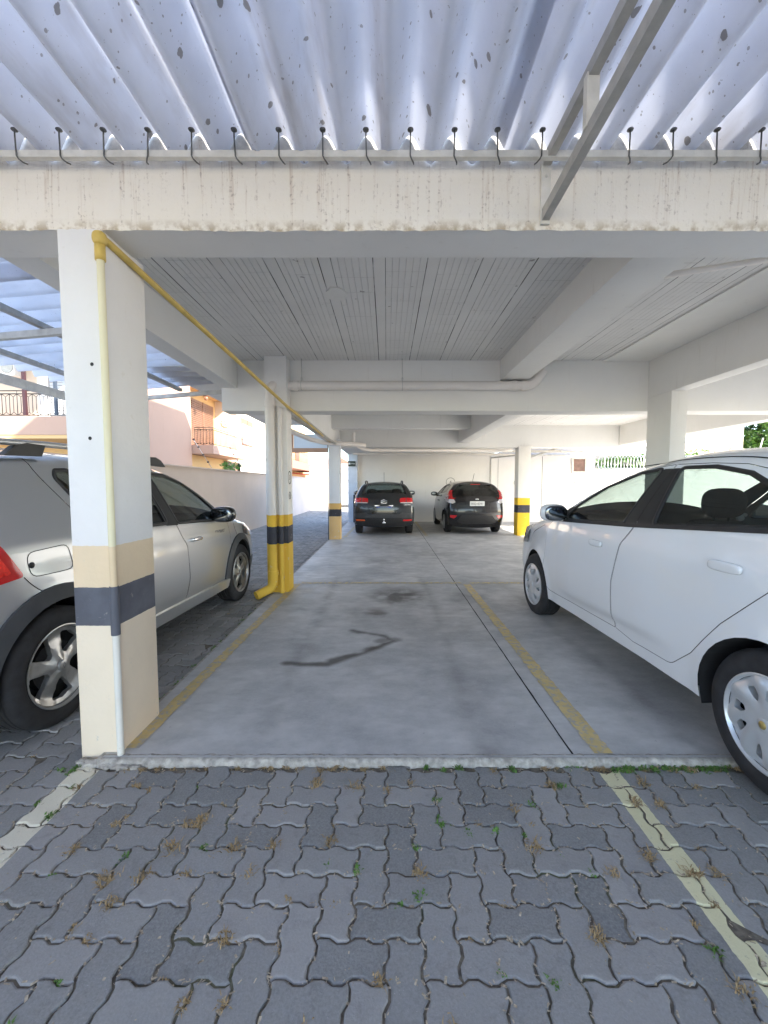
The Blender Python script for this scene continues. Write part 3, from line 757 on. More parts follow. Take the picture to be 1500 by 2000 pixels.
    def handle(s, x, z, mat, door, l=.10, bar=True, h=.017):
        for sg in (1, -1):
            y = s.W(np.array([[x, z]]))[0]; par = s.doors.get((door, sg))
            mb = MB(); mb.sell((x, sg*(y+.028 if bar else y+.016), z), (l, .013, h), .55, 10, 20)
            if bar: mb.sell((x+l*.8, sg*(y+.012), z), (.016, .02, h*.9), .6); mb.sell((x-l*.8, sg*(y+.012), z), (.016, .02, h*.9), .6)
            mb.build('door_handle', mat, par, True, True)

# ================================================================== SETTING
ZS = .035                                                            # slab top
# outer ground
mb = MB(); mb.box(-90, -60, -.30, 90, 120, -.045); mb.build('ground', 'ground', None); tag(bpy.data.objects['ground'], kind='structure')

# pavers: interlocking zig-zag blocks laid in herringbone
def paver_field(name, regions_, seed=3):
    rg = random.Random(seed); U = .11; A = .0078; J = .0015
    T = [0, .12, .38, .5, .62, .88]; O = [0, A, A, 0, -A, -A]
    def edge(p, q):
        """displaced points along a unit grid edge p->q (without the end point); antisymmetric so both neighbours agree"""
        hor = p[1] == q[1]; fwd = (q[0] > p[0]) if hor else (q[1] > p[1]); pts = []
        for t_, o_ in zip(T, O):
            if not fwd: tt, oo = t_, -o_
            else: tt, oo = t_, o_
            x = p[0]+(q[0]-p[0])*tt; y = p[1]+(q[1]-p[1])*tt
            if hor: pts.append((x*U, y*U+oo))
            else: pts.append((x*U-oo, y*U))
        return pts
    V, F, TN = [], [], []
    x0 = min(r[0] for r in regions_); x1 = max(r[2] for r in regions_); y0 = min(r[1] for r in regions_); y1 = max(r[3] for r in regions_)
    for j in range(int(y0/U)-2, int(y1/U)+2):
        for i in range(int(x0/U)-2, int(x1/U)+2):
            kk = (i-j) % 4     # herringbone: a tile along x starts where it is 0, a tile along y where it is 3
            if kk == 0: w_, h_ = 2, 1
            elif kk == 3: w_, h_ = 1, 2
            else: continue
            cx, cy = (i+w_/2)*U, (j+h_/2)*U
            r = regions_[0]
            if not (r[0]-.11 < cx < r[2]+.11 and r[1]-.11 < cy < r[3]+.11): continue
            inr = list(r)
            if name == 'paving':
                if cy > 2.008 and cx > -1.445+.08: continue
                if cx < -1.445+.08 and j+h_ > 18: inr[2] = -1.445
                elif cx >= -1.445: inr[3] = 2.008
            loop = []
            for a in range(w_): loop += edge((i+a, j), (i+a+1, j))
            for a in range(h_): loop += edge((i+w_, j+a), (i+w_, j+a+1))
            for a in range(w_): loop += edge((i+w_-a, j+h_), (i+w_-a-1, j+h_))
            for a in range(h_): loop += edge((i, j+h_-a), (i, j+h_-a-1))
            L = np.array(loop); L[:, 0] = np.clip(L[:, 0], inr[0], inr[2]); L[:, 1] = np.clip(L[:, 1], inr[1], inr[3])
            if np.ptp(L[:, 0]) < .03 or np.ptp(L[:, 1]) < .02: continue
            tv = np.roll(L, -1, 0)-np.roll(L, 1, 0); nn = np.stack([-tv[:, 1], tv[:, 0]], 1); nn /= np.hypot(*nn.T)[:, None]+1e-9   # inward for ccw
            L = L+nn*(J+rg.random()*.0012)
            dz = rg.gauss(0, .0018); tx, ty = rg.gauss(0, .014), rg.gauss(0, .014); n = len(L); b = len(V)
            rings = [(0, -.022), (.0002, -.0055), (.0035, -.0012), (.0075, 0)]; er = [abs(rg.gauss(0, .0016)) for _ in range(n)]
            for ins, z in rings:
                Q = L+nn*ins
                for qi, q in enumerate(Q): V.append((q[0]+(nn[qi][0]*er[qi] if ins < .003 else 0), q[1]+(nn[qi][1]*er[qi] if ins < .003 else 0), z+dz+(q[0]-cx)*tx+(q[1]-cy)*ty))
            for m_ in range(3):
                for a in range(n):
                    a2 = (a+1) % n; F.append((b+m_*n+a, b+m_*n+a2, b+(m_+1)*n+a2, b+(m_+1)*n+a))
            F.append(tuple(b+3*n+a for a in range(n)))
            TN += [min(1, max(0, rg.gauss(.5, .28)))]*(4*n)
    o = mobj(name, V, F, 'paver'); at_ = o.data.attributes.new('tone', 'FLOAT', 'POINT'); at_.data.foreach_set('value', TN)
    return tag(o, kind='structure')
paver_field('paving', [(-4.25, -.6, 3.6, 15.9)])
paver_field('driveway_paving', [(-4.25, 15.93, -1.0, 27.4)])
mb = MB(); mb.box(-4.4, -.9, -.04, 3.9, 2.01, -.0065); mb.box(-4.4, 2.012, -.04, -1.40, 27.6, -.0065); mb.box(-1.398, 15.9, -.04, -.9, 27.6, -.0065)
tag(mb.build('joint_soil', 'soil'), kind='structure')

# concrete slab with stains
def fbm2(X, Y, sc, seed):
    rg = np.random.default_rng(seed); out = np.zeros_like(X); amp = 1; tot = 0
    for o_ in range(4):
        g = rg.random((64, 64)); fx, fy = X*sc*2**o_+11.3, Y*sc*2**o_+7.7; ix, iy = np.floor(fx).astype(int), np.floor(fy).astype(int); u, v = fx-ix, fy-iy
        u = u*u*(3-2*u); v = v*v*(3-2*v); G = lambda a, b: g[a % 64, b % 64]
        out += amp*((G(ix, iy)*(1-u)+G(ix+1, iy)*u)*(1-v)+(G(ix, iy+1)*(1-u)+G(ix+1, iy+1)*u)*v); tot += amp; amp *= .5
    return out/tot
SX0, SX1, SY0, SY1 = -1.43, 7.2, 2.03, 15.8
xs = np.concatenate([np.arange(SX0, 2.2, .018), np.arange(2.2, SX1, .08), [SX1]]); ys = np.concatenate([np.arange(SY0, 6.4, .018), np.arange(6.4, SY1, .06), [SY1]])
X, Y = np.meshgrid(xs, ys)
nz = fbm2(X, Y, 1.2, 1); n2 = fbm2(X, Y, 7, 2)
def seg_mask(pts, wd):
    P = np.stack([X.ravel()+(n2.ravel()-.5)*.10, Y.ravel()+(nz.ravel()-.5)*.16], 1); d = segdist(P, np.array(pts), False).reshape(X.shape)
    return np.clip((wd*(1+1.2*(n2-.5))-d)/.045, 0, 1)
ST = np.zeros_like(X)
ST = np.maximum(ST, .92*seg_mask([(-.74, 3.12), (-.60, 3.09), (-.44, 3.10), (-.30, 3.25), (-.10, 3.42), (.05, 3.60)], .055))
ST = np.maximum(ST, .88*seg_mask([(.06, 3.58), (-.02, 3.72), (-.18, 3.78), (-.32, 3.86)], .045))
ST = np.maximum(ST, .6*seg_mask([(-.05, 3.60), (.08, 3.62)], .075))
for (cx, cy, r, a) in ((.15, 5.15, .42, .85), (-.2, 4.42, .16, .65), (1.0, 5.2, .35, .3), (-1.0, 4.6, .12, .25), (.0, 7.6, .5, .3), (-.5, 12.6, .7, .35), (2.4, 12.8, .8, .4), (.4, 4.0, .5, .12), (.8, 8.5, .8, .25), (.1, 9.6, .7, .25)):
    d = np.hypot(X-cx+(nz-.5)*.35, (Y-cy)*.8+(n2-.5)*.3); ST = np.maximum(ST, a*np.clip((r-d)/r*1.6, 0, 1)*np.clip(n2*2.2-.25, 0, 1))
ST = np.maximum(ST, .55*np.clip((.35-np.abs(Y-SY0-.0))/.35, 0, 1)*0)
# tyre rubbings along the bays
for xx in (-.72, .52, 1.62, 3.0):
    d = np.abs(X-xx+(nz-.5)*.1); ST = np.maximum(ST, .30*np.clip(1-d/.10, 0, 1)*np.clip(n2*2-.3, 0, 1)*(Y < 6.2))
V = np.stack([X.ravel(), Y.ravel(), np.full(X.size, ZS)], 1); ny_, nx_ = X.shape
idx = np.arange(X.size).reshape(ny_, nx_); F = np.stack([idx[:-1, :-1], idx[:-1, 1:], idx[1:, 1:], idx[1:, :-1]], -1).reshape(-1, 4)
slab = mobj('concrete_floor', V, F, 'slab'); a_ = slab.data.attributes.new('stain', 'FLOAT', 'POINT'); a_.data.foreach_set('value', ST.ravel()); tag(slab, kind='structure')
# rough lip of the slab
rg = random.Random(5); n = 420; v = []
for k in range(n+1):
    x = SX0-.012+(SX1-SX0)*k/n; j1, j2, j3 = rg.gauss(0, .004), rg.gauss(0, .003), rg.gauss(0, .005)
    v += [(x, 2.006+j3*.6, -.03), (x, 2.010+j1, .018+j2), (x, 2.020+j1*.8, ZS-.006+j2*.5), (x, 2.052+j2, ZS+.0012), (x, 2.062, ZS-.01)]
f = []
for k in range(n):
    for m_ in range(4): f.append((5*k+m_, 5*(k+1)+m_, 5*(k+1)+m_+1, 5*k+m_+1))
lip = mobj('floor_edge', v, f, 'slabedge', None, True); tag(lip, kind='structure')
mb = MB(); mb.box(SX0-.02, 2.02, -.04, SX0+.002, 15.8, ZS-.001); tag(mb.build('floor_side', 'slabedge'), kind='structure')
# joints and painted lines
def strip(pts, wd, z, jit=.0):
    P = [Vector((p[0], p[1])) for p in pts]; rb = []
    for i, p in enumerate(P):
        d = (P[min(i+1, len(P)-1)]-P[max(i-1, 0)]).normalized(); nn = Vector((-d.y, d.x))*wd/2; rb.append((p+nn, p-nn))
    v = []; f = []
    for a, b in rb: v += [(a.x+rg.gauss(0, jit), a.y, z), (b.x+rg.gauss(0, jit), b.y, z)]
    for i in range(len(rb)-1): f.append((2*i, 2*i+1, 2*i+3, 2*i+2))
    return v, f
def lin(a, b, n): return [(a[0]+(b[0]-a[0])*k/n, a[1]+(b[1]-a[1])*k/n) for k in range(n+1)]
mb = MB(); mb.add(*strip(lin((.945, 2.052), (1.0, 15.7), 160), .009, ZS+.002, .0012)); tag(mb.build('floor_joint', 'gap'), kind='structure')
mb = MB(); mb.add(*strip(lin((-1.33, 2.10), (-1.235, 5.75), 90), .085, ZS+.004, .003)); mb.add(*strip(lin((1.105, 2.055), (1.105, 5.72), 90), .095, ZS+.004, .003))
tag(mb.build('bay_line', 'line'), kind='structure')
mb = MB(); mb.add(*strip(lin((-1.19, 5.80), (1.05, 5.80), 60), .09, ZS+.004, .003)); mb.add(*strip(lin((1.16, 5.80), (3.3, 5.80), 60), .09, ZS+.004, .003))
mb.add(*strip(lin((1.08, 11.2), (1.08, 15.6), 60), .09, ZS+.004, .003)); mb.add(*strip(lin((-1.1, 11.0), (-1.0, 15.6), 60), .10, ZS+.004, .003)); mb.add(*strip(lin((-1.0, 10.9), (.7, 10.9), 60), .0, ZS+.004))
tag(mb.build('faded_bay_line', 'line_faint'), kind='structure')

# ------------------------------------------------------------------ parking building
bld = empty('parking_building', (0, 2.1, 0), 'white ground-floor parking level with concrete columns and a stained front beam', 'building')
ZC = 3.0
def part(name, mb, mat, label=None, smooth=False, parent=bld, angle=None):
    o = mb.build(name, mat, parent, smooth, False, angle)
    if label: o['label'] = label
    return o
def boxpart(name, b, mat, label=None, bev=.008):
    mb = MB(); mb.bbox(*b, b=bev); return part(name, mb, mat, label, True, angle=25)
c1 = boxpart('column', (-1.565, 2.072, -.02, -1.355, 2.425, 2.62), 'col_near', 'nearest column with cream and faded black bands', .006)
c2 = boxpart('column', (-1.52, 5.30, ZS-.02, -1.245, 5.56, ZC), 'col_yel', 'column with bright yellow and black bands and a drain pipe', .006)
c3 = boxpart('column', (-1.45, 10.55, ZS-.02, -1.165, 10.86, 2.55), 'col_far', 'far column with orange and black bands beside the driveway', .006)
c4 = boxpart('column', (3.55, 11.35, ZS-.02, 3.88, 11.68, 2.45), 'col_right', 'far column with yellow and black bands right of the black hatchback', .006)
c5 = boxpart('column', (3.37, 5.04, ZS-.02, 3.56, 5.498, 2.52), 'white', 'plain white column rising behind the white car', .006)
c6 = boxpart('column', (6.3, 2.2, ZS-.02, 6.6, 2.6, 2.58), 'white')
c7 = boxpart('column', (6.3, 5.5, ZS-.02, 6.6, 5.9, 2.3), 'white')
for (x, z) in ((-1.425, 1.985), (-1.45, 1.63)):
    mb = MB(); mb.lathe([(0, .0015), (.007, .0015), (.009, .0)], (x, 2.0715, z), (0, -1, 0), 12); part('anchor_hole', mb, 'iron')
# front beam with stucco face: slightly uneven face mesh
mb = MB(); mb.box(-2.6, 2.08, 2.612, 7.5, 2.32, 3.3); part('front_beam', mb, 'white', 'front beam, grey underside')
xs_ = np.linspace(-5.5, 7.5, 520); zs_ = np.linspace(2.608, 3.25, 24); v = []; f = []
for j, z in enumerate(zs_):
    for i, x in enumerate(xs_): v.append((x, 2.072+.0035*math.sin(x*3.1)*math.sin(z*9)+(.004 if j == 0 else 0), z+(rg.gauss(0, .0022) if j == 0 else 0)))
m_ = len(xs_)
for j in range(len(zs_)-1):
    for i in range(m_-1): f.append((j*m_+i, j*m_+i+1, (j+1)*m_+i+1, (j+1)*m_+i))
o = mobj('stucco_face', v, f, 'stucco', bld, True); o['label'] = 'cream stucco face of the front beam with brown drip stains'
mb = MB(); mb.box(-5.5, 2.079, 2.63, -2.6, 2.32, 3.3); part('front_beam', mb, 'white')
# beams
boxpart('beam', (-2.12, 2.322, 2.65, -1.92, 5.498, ZC+.05), 'white', 'beam along the driveway side')
boxpart('beam', (-2.13, 5.50, 2.36, 7.5, 5.80, ZC+.05), 'white', 'cross beam carrying the white drain pipe')
boxpart('beam', (1.455, 2.322, 2.74, 1.80, 5.498, ZC+.05), 'white', 'deep beam running to the right of the bay')
boxpart('beam', (3.37, 2.322, 2.52, 3.56, 5.498, ZC+.05), 'white', 'beam above the plain white column')
boxpart('beam', (6.25, 2.322, 2.50, 6.5, 5.498, ZC+.05), 'white')
boxpart('beam', (6.25, 5.802, 2.48, 6.5, 11.38, ZC+.05), 'white', 'outer beam towards the tree')
boxpart('beam', (1.93, 5.802, 2.54, 2.21, 11.38, ZC+.05), 'white')
boxpart('beam', (-1.46, 5.802, 2.44, -1.26, 11.38, ZC+.05), 'white')
boxpart('beam', (-1.258, 9.7, 2.70, 1.928, 9.95, ZC+.05), 'white')
boxpart('beam', (-1.6, 11.40, 2.42, 6.8, 11.70, ZC+.05), 'white', 'rear cross beam above the parked cars')
mb = MB(); mb.box(2.78, 2.322, 2.985, 3.368, 5.498, 3.02); part('ceiling_strip', mb, 'white', 'smooth mortar strip in the ceiling')
mb = MB(); mb.box(-1.918, 2.322, ZC, 6.25, 5.498, ZC+.2); mb.box(-1.4, 5.802, ZC+.003, 6.25, 11.4, ZC+.2); part('ceiling_slab', mb, 'ceiling', 'ceiling of ribbed clay blocks painted white')
mb = MB(); mb.box(-3.2, 5.8, ZC+.01, -1.462, 11.4, ZC+.2); mb.box(-1.46, 11.7, 2.56, 3.9, 15.8, 2.72); part('rear_ceiling', mb, 'white')
# upper storeys (above the frame, they shade the yard)
mb = MB(); mb.box(-2.13, 2.33, 3.202, 7.6, 15.9, 11.2); part('upper_storey', mb, 'white2', 'upper storeys above the parking level')
# ceiling patch and junction roughness
mb = MB(); pts = []
for k in range(16):
    a = 2*math.pi*k/16; pts.append((-.42+.075*math.cos(a)*(1+.3*rg.random()), 3.62+.11*math.sin(a)*(1+.3*rg.random()), ZC-.008))
mb.add(pts+[(p[0], p[1], ZC+.002) for p in pts], [tuple(range(16))[::-1]]+[(k, (k+1) % 16, 16+(k+1) % 16, 16+k) for k in range(16)]); part('ceiling_patch', mb, 'white', 'rounded mortar patch in the block ceiling')

# pipes
def pipe(name, pts, r, mat, label, parent=None, n=14, group=None, cat='pipe', fit=()):
    mb = MB(); mb.tube(pts, r, n)
    o = mb.build(name, mat, parent, True, False, 50)
    for (p, d, l_) in fit:
        m2 = MB(); p = Vector(p); d = Vector(d).normalized(); m2.tube([p-d*l_/2, p+d*l_/2], r*1.16, n); m2.build('collar', mat, o, True, False, 50)
    if parent is None: tag(o, label, cat, group)
    return o
def elbow(a, b, c, rad, n=6):
    a, b, c = Vector(a), Vector(b), Vector(c); u = (a-b).normalized()*rad; v_ = (c-b).normalized()*rad
    return [b+u*(1-t_)**2+v_*t_**2 for t_ in [k/n for k in range(n+1)]]
# big drain pipe on the cross beam, down column 2
P = [(1.93, 5.60, 2.86), (1.86, 5.50, 2.72)]+[]
path = [(2.0, 5.46, 2.86)]+elbow((2.0, 5.46, 2.86), (1.86, 5.43, 2.665), (1.5, 5.43, 2.665), .1)+elbow((0, 5.43, 2.665), (-1.43, 5.43, 2.665), (-1.43, 5.24, 2.665), .09)[:0]
path += [(-1.30, 5.43, 2.665)]+elbow((-1.3, 5.40, 2.665), (-1.44, 5.33, 2.665), (-1.44, 5.245, 2.55), .10)+[(-1.435, 5.24, 2.4)]
path2 = path+[(-1.435, 5.24, 1.6), (-1.43, 5.24, .8), (-1.425, 5.24, .22)]+elbow((-1.425, 5.24, .22), (-1.425, 5.24, .12), (-1.56, 5.12, .06), .09)+[(-1.60, 5.08, .045)]
dp = pipe('drain_pipe', path2, .056, 'pipe_col2', 'thick white drain pipe hung along the cross beam and down the yellow banded column', None, 18, None, 'pipe',
     [((-1.435, 5.24, 2.40), (0, 0, 1), .07), ((-1.437, 5.24, 1.72), (0, 0, 1), .03), ((-1.425, 5.24, .30), (0, 0, 1), .05), ((1.62, 5.43, 2.665), (1, 0, 0), .05), ((1.74, 5.43, 2.665), (1, 0, 0), .06), ((-1.15, 5.43, 2.665), (1, 0, 0), .06)])
for x in (-1.08, .20):
    mb = MB(); mb.tube([(x, 5.43, ZC), (x, 5.43, 2.74)], .006, 6); mb.tube([(x, 5.43+.06*math.cos(a), 2.665+.06*math.sin(a)) for a in np.linspace(0, 2*math.pi, 19)], .004, 5); mb.sell((x, 5.43, 2.75), (.012, .012, .02), .8, 6, 8)
    mb.build('hanger_rod', 'bracket', dp, True)
pipe('conduit', [(-1.325, 5.265, 2.36), (-1.325, 5.262, .5), (-1.325, 5.265, ZS)], .030, 'pipe_col2', 'thinner painted pipe beside the drain pipe on the yellow banded column')
# yellow pipe, vertical on column 1 then diagonal under the ceiling
yp = pipe('gas_pipe', [(-1.352, 2.055, .0), (-1.352, 2.055, 2.50)], .0165, 'pipe_near', 'thin painted pipe on the corner of the nearest column')
mb = MB(); mb.tube([(-1.352, 2.055, .655), (-1.352, 2.055, .90)], .021, 12); mb.build('sleeve', simple('sleeve_paint', (.10, .105, .125), .7), yp, True, False, 50)
yq = pipe('yellow_pipe', [(-1.352, 2.055, 2.49)]+elbow((-1.352, 2.055, 2.49), (-1.352, 2.06, 2.575), (-1.34, 2.2, 2.565), .05)+[(-1.28, 3.6, 2.47), (-1.20, 5.1, 2.352), (-1.19, 5.9, 2.342), (-1.22, 7.2, 2.36), (-1.36, 9.9, 2.44), (-1.33, 10.5, 2.43)], .0175, 'pipey', 'yellow pipe running diagonally back under the white ceiling')
mb = MB(); mb.sell((-1.352, 2.056, 2.56), (.030, .030, .034), .8); mb.tube([(-1.352, 2.055, 2.46), (-1.352, 2.055, 2.53)], .023, 12); mb.build('elbow', 'pipey', yq, True)
# second pipe / tray in the back bay
pipe('tray_pipe', [(-1.40, 6.0, 2.40), (-1.33, 8, 2.405), (-1.22, 10.4, 2.41)], .028, 'steel', 'grey tube under the driveway-side beam')
pipe('back_pipe', [(-2.2, 9.0, 2.62), (-1.75, 9.8, 2.46), (-1.5, 10.1, 2.42), (-.7, 10.4, 2.40), (-.55, 10.6, 2.40)], .055, 'pipew', 'bent white drain pipe above the orange banded column')
pipe('back_pipe', [(-.85, 10.9, 2.75), (-.85, 10.9, 2.45), (-.62, 11.0, 2.34), (-.4, 11.1, 2.32), (3.3, 11.9, 2.38), (3.6, 12.2, 2.42)], .045, 'pipew', 'long white pipe under the rear cross beam')
pipe('back_pipe', [(-1.0, 12.6, 2.34), (3.9, 12.9, 2.34)], .03, 'pipew', 'slim pipe close to the back wall under the rear ceiling')
pipe('ceiling_conduit', [(1.86, 2.9, 2.80), (3.3, 2.75, 2.96)], .02, 'pipew', 'thin conduit crossing the ceiling on the right')
mb = MB()
for x, s_ in ((1.84, 1.0), (1.95, .8)):
    mb.tube([(1.79, 2.9+k*.05, 2.84-.006*k) for k in range(6)], [.02, .04, .05, .05, .04, .02], 12)
mb.build('pipe_lump', 'white', bld, True, False)
# cable on column 3
pipe('cable', [(-1.455, 10.50, ZS), (-1.46, 10.5, 1.2), (-1.455, 10.5, 2.45)], .010, 'iron', 'black cable up the left side of the orange banded column', n=6)

# ------------------------------------------------------------------ back wall
bw = empty('back_wall', (1, 15.8, 0), 'white back wall behind the two dark cars with a small window', 'wall')
mb = MB(); mb.box(-1.08, 15.8, -.02, 7.8, 16.0, 2.58); part('wall', mb, 'white2', parent=bw)
mb = MB(); mb.box(7.8, 15.8, -.02, 16, 16.0, 2.02); part('low_wall', mb, 'white2', parent=bw)
mb = MB(); mb.box(3.9, 15.74, -.02, 5.8, 15.797, 2.50); part('pilaster', mb, 'white2', parent=bw)
mb = MB(); mb.box(5.81, 15.76, .03, 5.825, 15.797, 2.48); mb.box(4.98, 15.735, .03, 4.99, 15.741, 2.4); mb.box(4.16, 15.735, .03, 4.166, 15.741, 2.4); part('wall_seam', mb, 'gap', parent=bw)
mb = MB(); wx, wz = 7.30-.0, 2.12
for (a, b, c, d) in ((6.92, 1.86, 7.47, 1.92), (6.92, 2.38, 7.47, 2.44), (6.92, 1.92, 6.98, 2.38), (7.41, 1.92, 7.47, 2.38)): mb.box(a, 15.74, b, c, 15.80, d)
wf = part('window', mb, 'steelw', parent=bw)
mb = MB(); mb.box(6.98, 15.775, 1.92, 7.41, 15.797, 2.38); o = mb.build('pane', 'brownbr', wf)
def ring_mark(parent, c, r, nrm, txt, sz, name='number_mark'):
    """stencilled ring with a number, on a wall"""
    n = Vector(nrm).normalized(); u = Vector((0, 0, 1)); s_ = u.cross(n)
    mb = MB(); k = 28; v = []
    for i in range(k):
        a = 2*math.pi*i/k; d = u*math.sin(a)+s_*math.cos(a); v += [tuple(Vector(c)+d*r+n*.003), tuple(Vector(c)+d*(r-.014)+n*.003)]
    mb.add(v, [(2*i, 2*((i+1) % k), 2*((i+1) % k)+1, 2*i+1) for i in range(k)])
    o = mb.build(name, 'ink', parent)
    m_ = Matrix((s_, u, n)).transposed().to_4x4(); m_.translation = Vector(c)+n*.003
    text_mesh(txt, sz, 'ink', 'number', o, m_, .0008); return o
ring_mark(bw, (2.40, 15.8, 1.52), .17, (0, -1, 0), '4', .16)
ring_mark(bw, (4.95-.06, 15.735, 1.50), .13, (0, -1, 0), '5', .12)
ring_mark(bw, (7.05, 15.8, 1.52), .13, (0, -1, 0), '6', .12)
ring_mark(bld, (-1.245, 5.40, 1.50), .085, (1, 0, 0), '3', .09)
ring_mark(bld, (-1.245, 5.40, 1.27), .05, (1, 0, 0), 'A', .05)
mb = MB(); mb.box(-1.42, 15.55, -.02, -1.08, 15.99, 2.62); part('pier', mb, simple('bluish_white_plaster', (.70, .75, .82), .8, var=.05), 'bluish white end pier carrying the exit sign', parent=bw)
pipe('vent_pipe', [(-1.20, 15.50, .0), (-1.20, 15.50, 1.05)], .03, 'iron', 'short dark pipe standing against the pier under the exit sign', n=8)
sg = empty('exit_sign', (-1.28, 15.5, 2.20), 'small dark exit sign with white lettering on the pier', 'sign')
mb = MB(); mb.bbox(-1.42, 15.50, 2.10, -1.14, 15.53, 2.29, .004); mb.build('board', 'signg', sg)
m_ = Matrix(((1, 0, 0, -1.235), (0, 0, -1, 15.498), (0, 1, 0, 2.195), (0, 0, 0, 1))); text_mesh('SAÍDA', .052, 'signw', 'lettering', sg, m_)
mb = MB(); mb.box(-1.405, 15.496, 2.16, -1.33, 15.4985, 2.23); mb.build('arrow', 'signw', sg)
mb = MB(); mb.box(3.4, 15.74, 1.30, 3.5, 15.79, 1.42); tag(mb.build('wall_socket', 'steelw'), 'small white socket box on the back wall right of the black hatchback', 'socket')

# back canopy, translucent
bc = empty('rear_canopy', (6, 14, 2.7), 'pale translucent canopy between the rear beam and the back wall', 'canopy')
def corr(x0, x1, y0, y1, z0, z1, pitch, amp, along='Y', nu=10, thick=.006, sharp=1.0, phase=0):
    """corrugated sheet: waves across, straight lines along `along`"""
    a0, a1 = (x0, x1) if along == 'Y' else (y0, y1); L0, L1 = (y0, y1) if along == 'Y' else (x0, x1)
    n = int((a1-a0)/pitch*nu)+1; v = []; f = []
    for side in (0, 1):
        for k in range(n+1):
            a = a0+(a1-a0)*k/n; q = math.sin(2*math.pi*(a/pitch)+phase); q = math.copysign(abs(q)**abs(sharp), q)
            if sharp < 0: u_ = (a/pitch) % 1; q = -1+2*u_/.78 if u_ < .78 else 1-2*(u_-.78)/.22
            h = q*amp-side*thick
            for m_ in range(3):
                l_ = L0+(L1-L0)*m_/2; z = (z0+(z1-z0)*m_/2)+h
                v.append((a, l_, z) if along == 'Y' else (l_, a, z))
    N = (n+1)*3
    for s_ in (0, 1):
        for k in range(n):
            for m_ in range(2):
                q = [s_*N+k*3+m_, s_*N+(k+1)*3+m_, s_*N+(k+1)*3+m_+1, s_*N+k*3+m_+1]; f.append(tuple(q if s_ == 0 else q[::-1]))
    for k in range(n):
        f.append((k*3, N+k*3, N+(k+1)*3, (k+1)*3)); f.append((k*3+2, (k+1)*3+2, N+(k+1)*3+2, N+k*3+2))
    return v, f
v, f = corr(3.95, 9.2, 11.9, 15.75, 2.75, 2.52, .18, .022); o = mobj('sheet', v, f, 'sheet2', bc, True)
mb = MB()
for y in (12.4, 13.4, 14.4, 15.3): mb.bar((3.95, y, 2.75-.23*(y-11.9)/3.85-.06), (9.2, y, 2.75-.23*(y-11.9)/3.85-.06), .04, .05)
mb.bar((5.3, 11.9, 2.62), (5.3, 15.7, 2.42), .05, .05); mb.build('frame', 'steelw', bc)
mb = MB(); mb.bar((3.4, 12.2, 2.38), (5.6, 13.6, 2.50), .06, .05); mb.bar((3.9, 12.6, 2.30), (3.2, 12.9, 2.24), .05, .04)
tag(mb.build('roof_strut', 'steel'), 'dark steel struts under the rear roof beside the yellow far column', 'strut')

# ------------------------------------------------------------------ front carport roof over the pavers
cp = empty('carport_roof', (0, 2.0, 3.0), 'bluish corrugated fibre-cement roof with dirt spots above the paved bay', 'roof')
PT = .1965; ZR = 2.970; AMP = .064; PHI = -1.834
X0 = -.66
for k in range(-4, 6):
    a = X0+1.1578*k; b = a+1.1578+.05
    ph = -math.pi/2*0
    v, f = corr(a, b, -2.9, 2.064, ZR+(.0095 if k % 2 else 0)+.02, ZR+(.0095 if k % 2 else 0), PT, AMP, 'Y', 14, .007, .95, PHI)
    mobj('roof_sheet', v, f, 'sheet', cp, True)
mb = MB(); mb.bar((-5.5, 2.0, 2.8915), (5.5, 2.0, 2.8915), .025, .029); o = mb.build('purlin', 'steelw', cp); o['label'] = 'pale rusty steel purlin fixed on the stucco beam'
mb = MB(); mb.bar((-5.5, .2, 2.905), (5.5, .2, 2.905), .04, .05); mb.bar((-5.5, -1.6, 2.905), (5.5, -1.6, 2.905), .04, .05); mb.build('purlin', 'steelw', cp)
# hook bolts on the crests
kk = 0
crest = (math.pi/2-PHI)/(2*math.pi)*PT % PT
hooks = [crest+PT*i for i in range(-14, 15)]
hk0 = None
for x in hooks:
    if not -2.0 < x < 2.0: continue
    mb = MB(); z1 = ZR+AMP-.048; jx = rg.uniform(-.004, .004); sd = -1 if rg.random() < .25 else 1
    mb.tube([(x+jx, 1.983, z1+.008), (x+jx, 1.983, z1-.03), (x+jx*.5, 1.983, 2.92), (x, 1.983, 2.878), (x+.006*sd, 1.986, 2.866), (x+.015*sd, 2.0, 2.861), (x+.018*sd, 2.02, 2.868)], .0034, 6)
    mb.sell((x+jx, 1.983, z1+.002), (.014, .013, .006), .8, 6, 10)
    mb.build('hook_bolt', 'hook', cp, True)
# triangular bracket truss
tx = .745
tr_ = empty('roof_bracket', (tx, 2.06, 2.7), 'weathered steel triangular bracket bolted to the stucco beam', 'bracket')
mb = MB(); mb.bar((tx, 2.045, 2.905), (tx, .2, 2.86), .035, .045); mb.build('top_bar', 'steel', tr_)
mb = MB(); mb.bar((tx, 2.060, 2.665), (tx, .2, 2.74), .035, .05); mb.build('lower_bar', 'steel', tr_)
mb = MB(); mb.bar((tx, 1.62, 2.70), (tx, 1.62, 2.885), .045, .03, up=(0, 1, 0)); mb.build('strut', 'steelw', tr_)
mb = MB(); mb.bbox(tx-.022, 2.052, 2.625, tx+.022, 2.066, 2.90, .002)
for z in (2.70, 2.84): mb.sell((tx, 2.048, z), (.009, .006, .009), .8, 6, 8)
mb.build('fixing_plate', 'steelw', tr_)

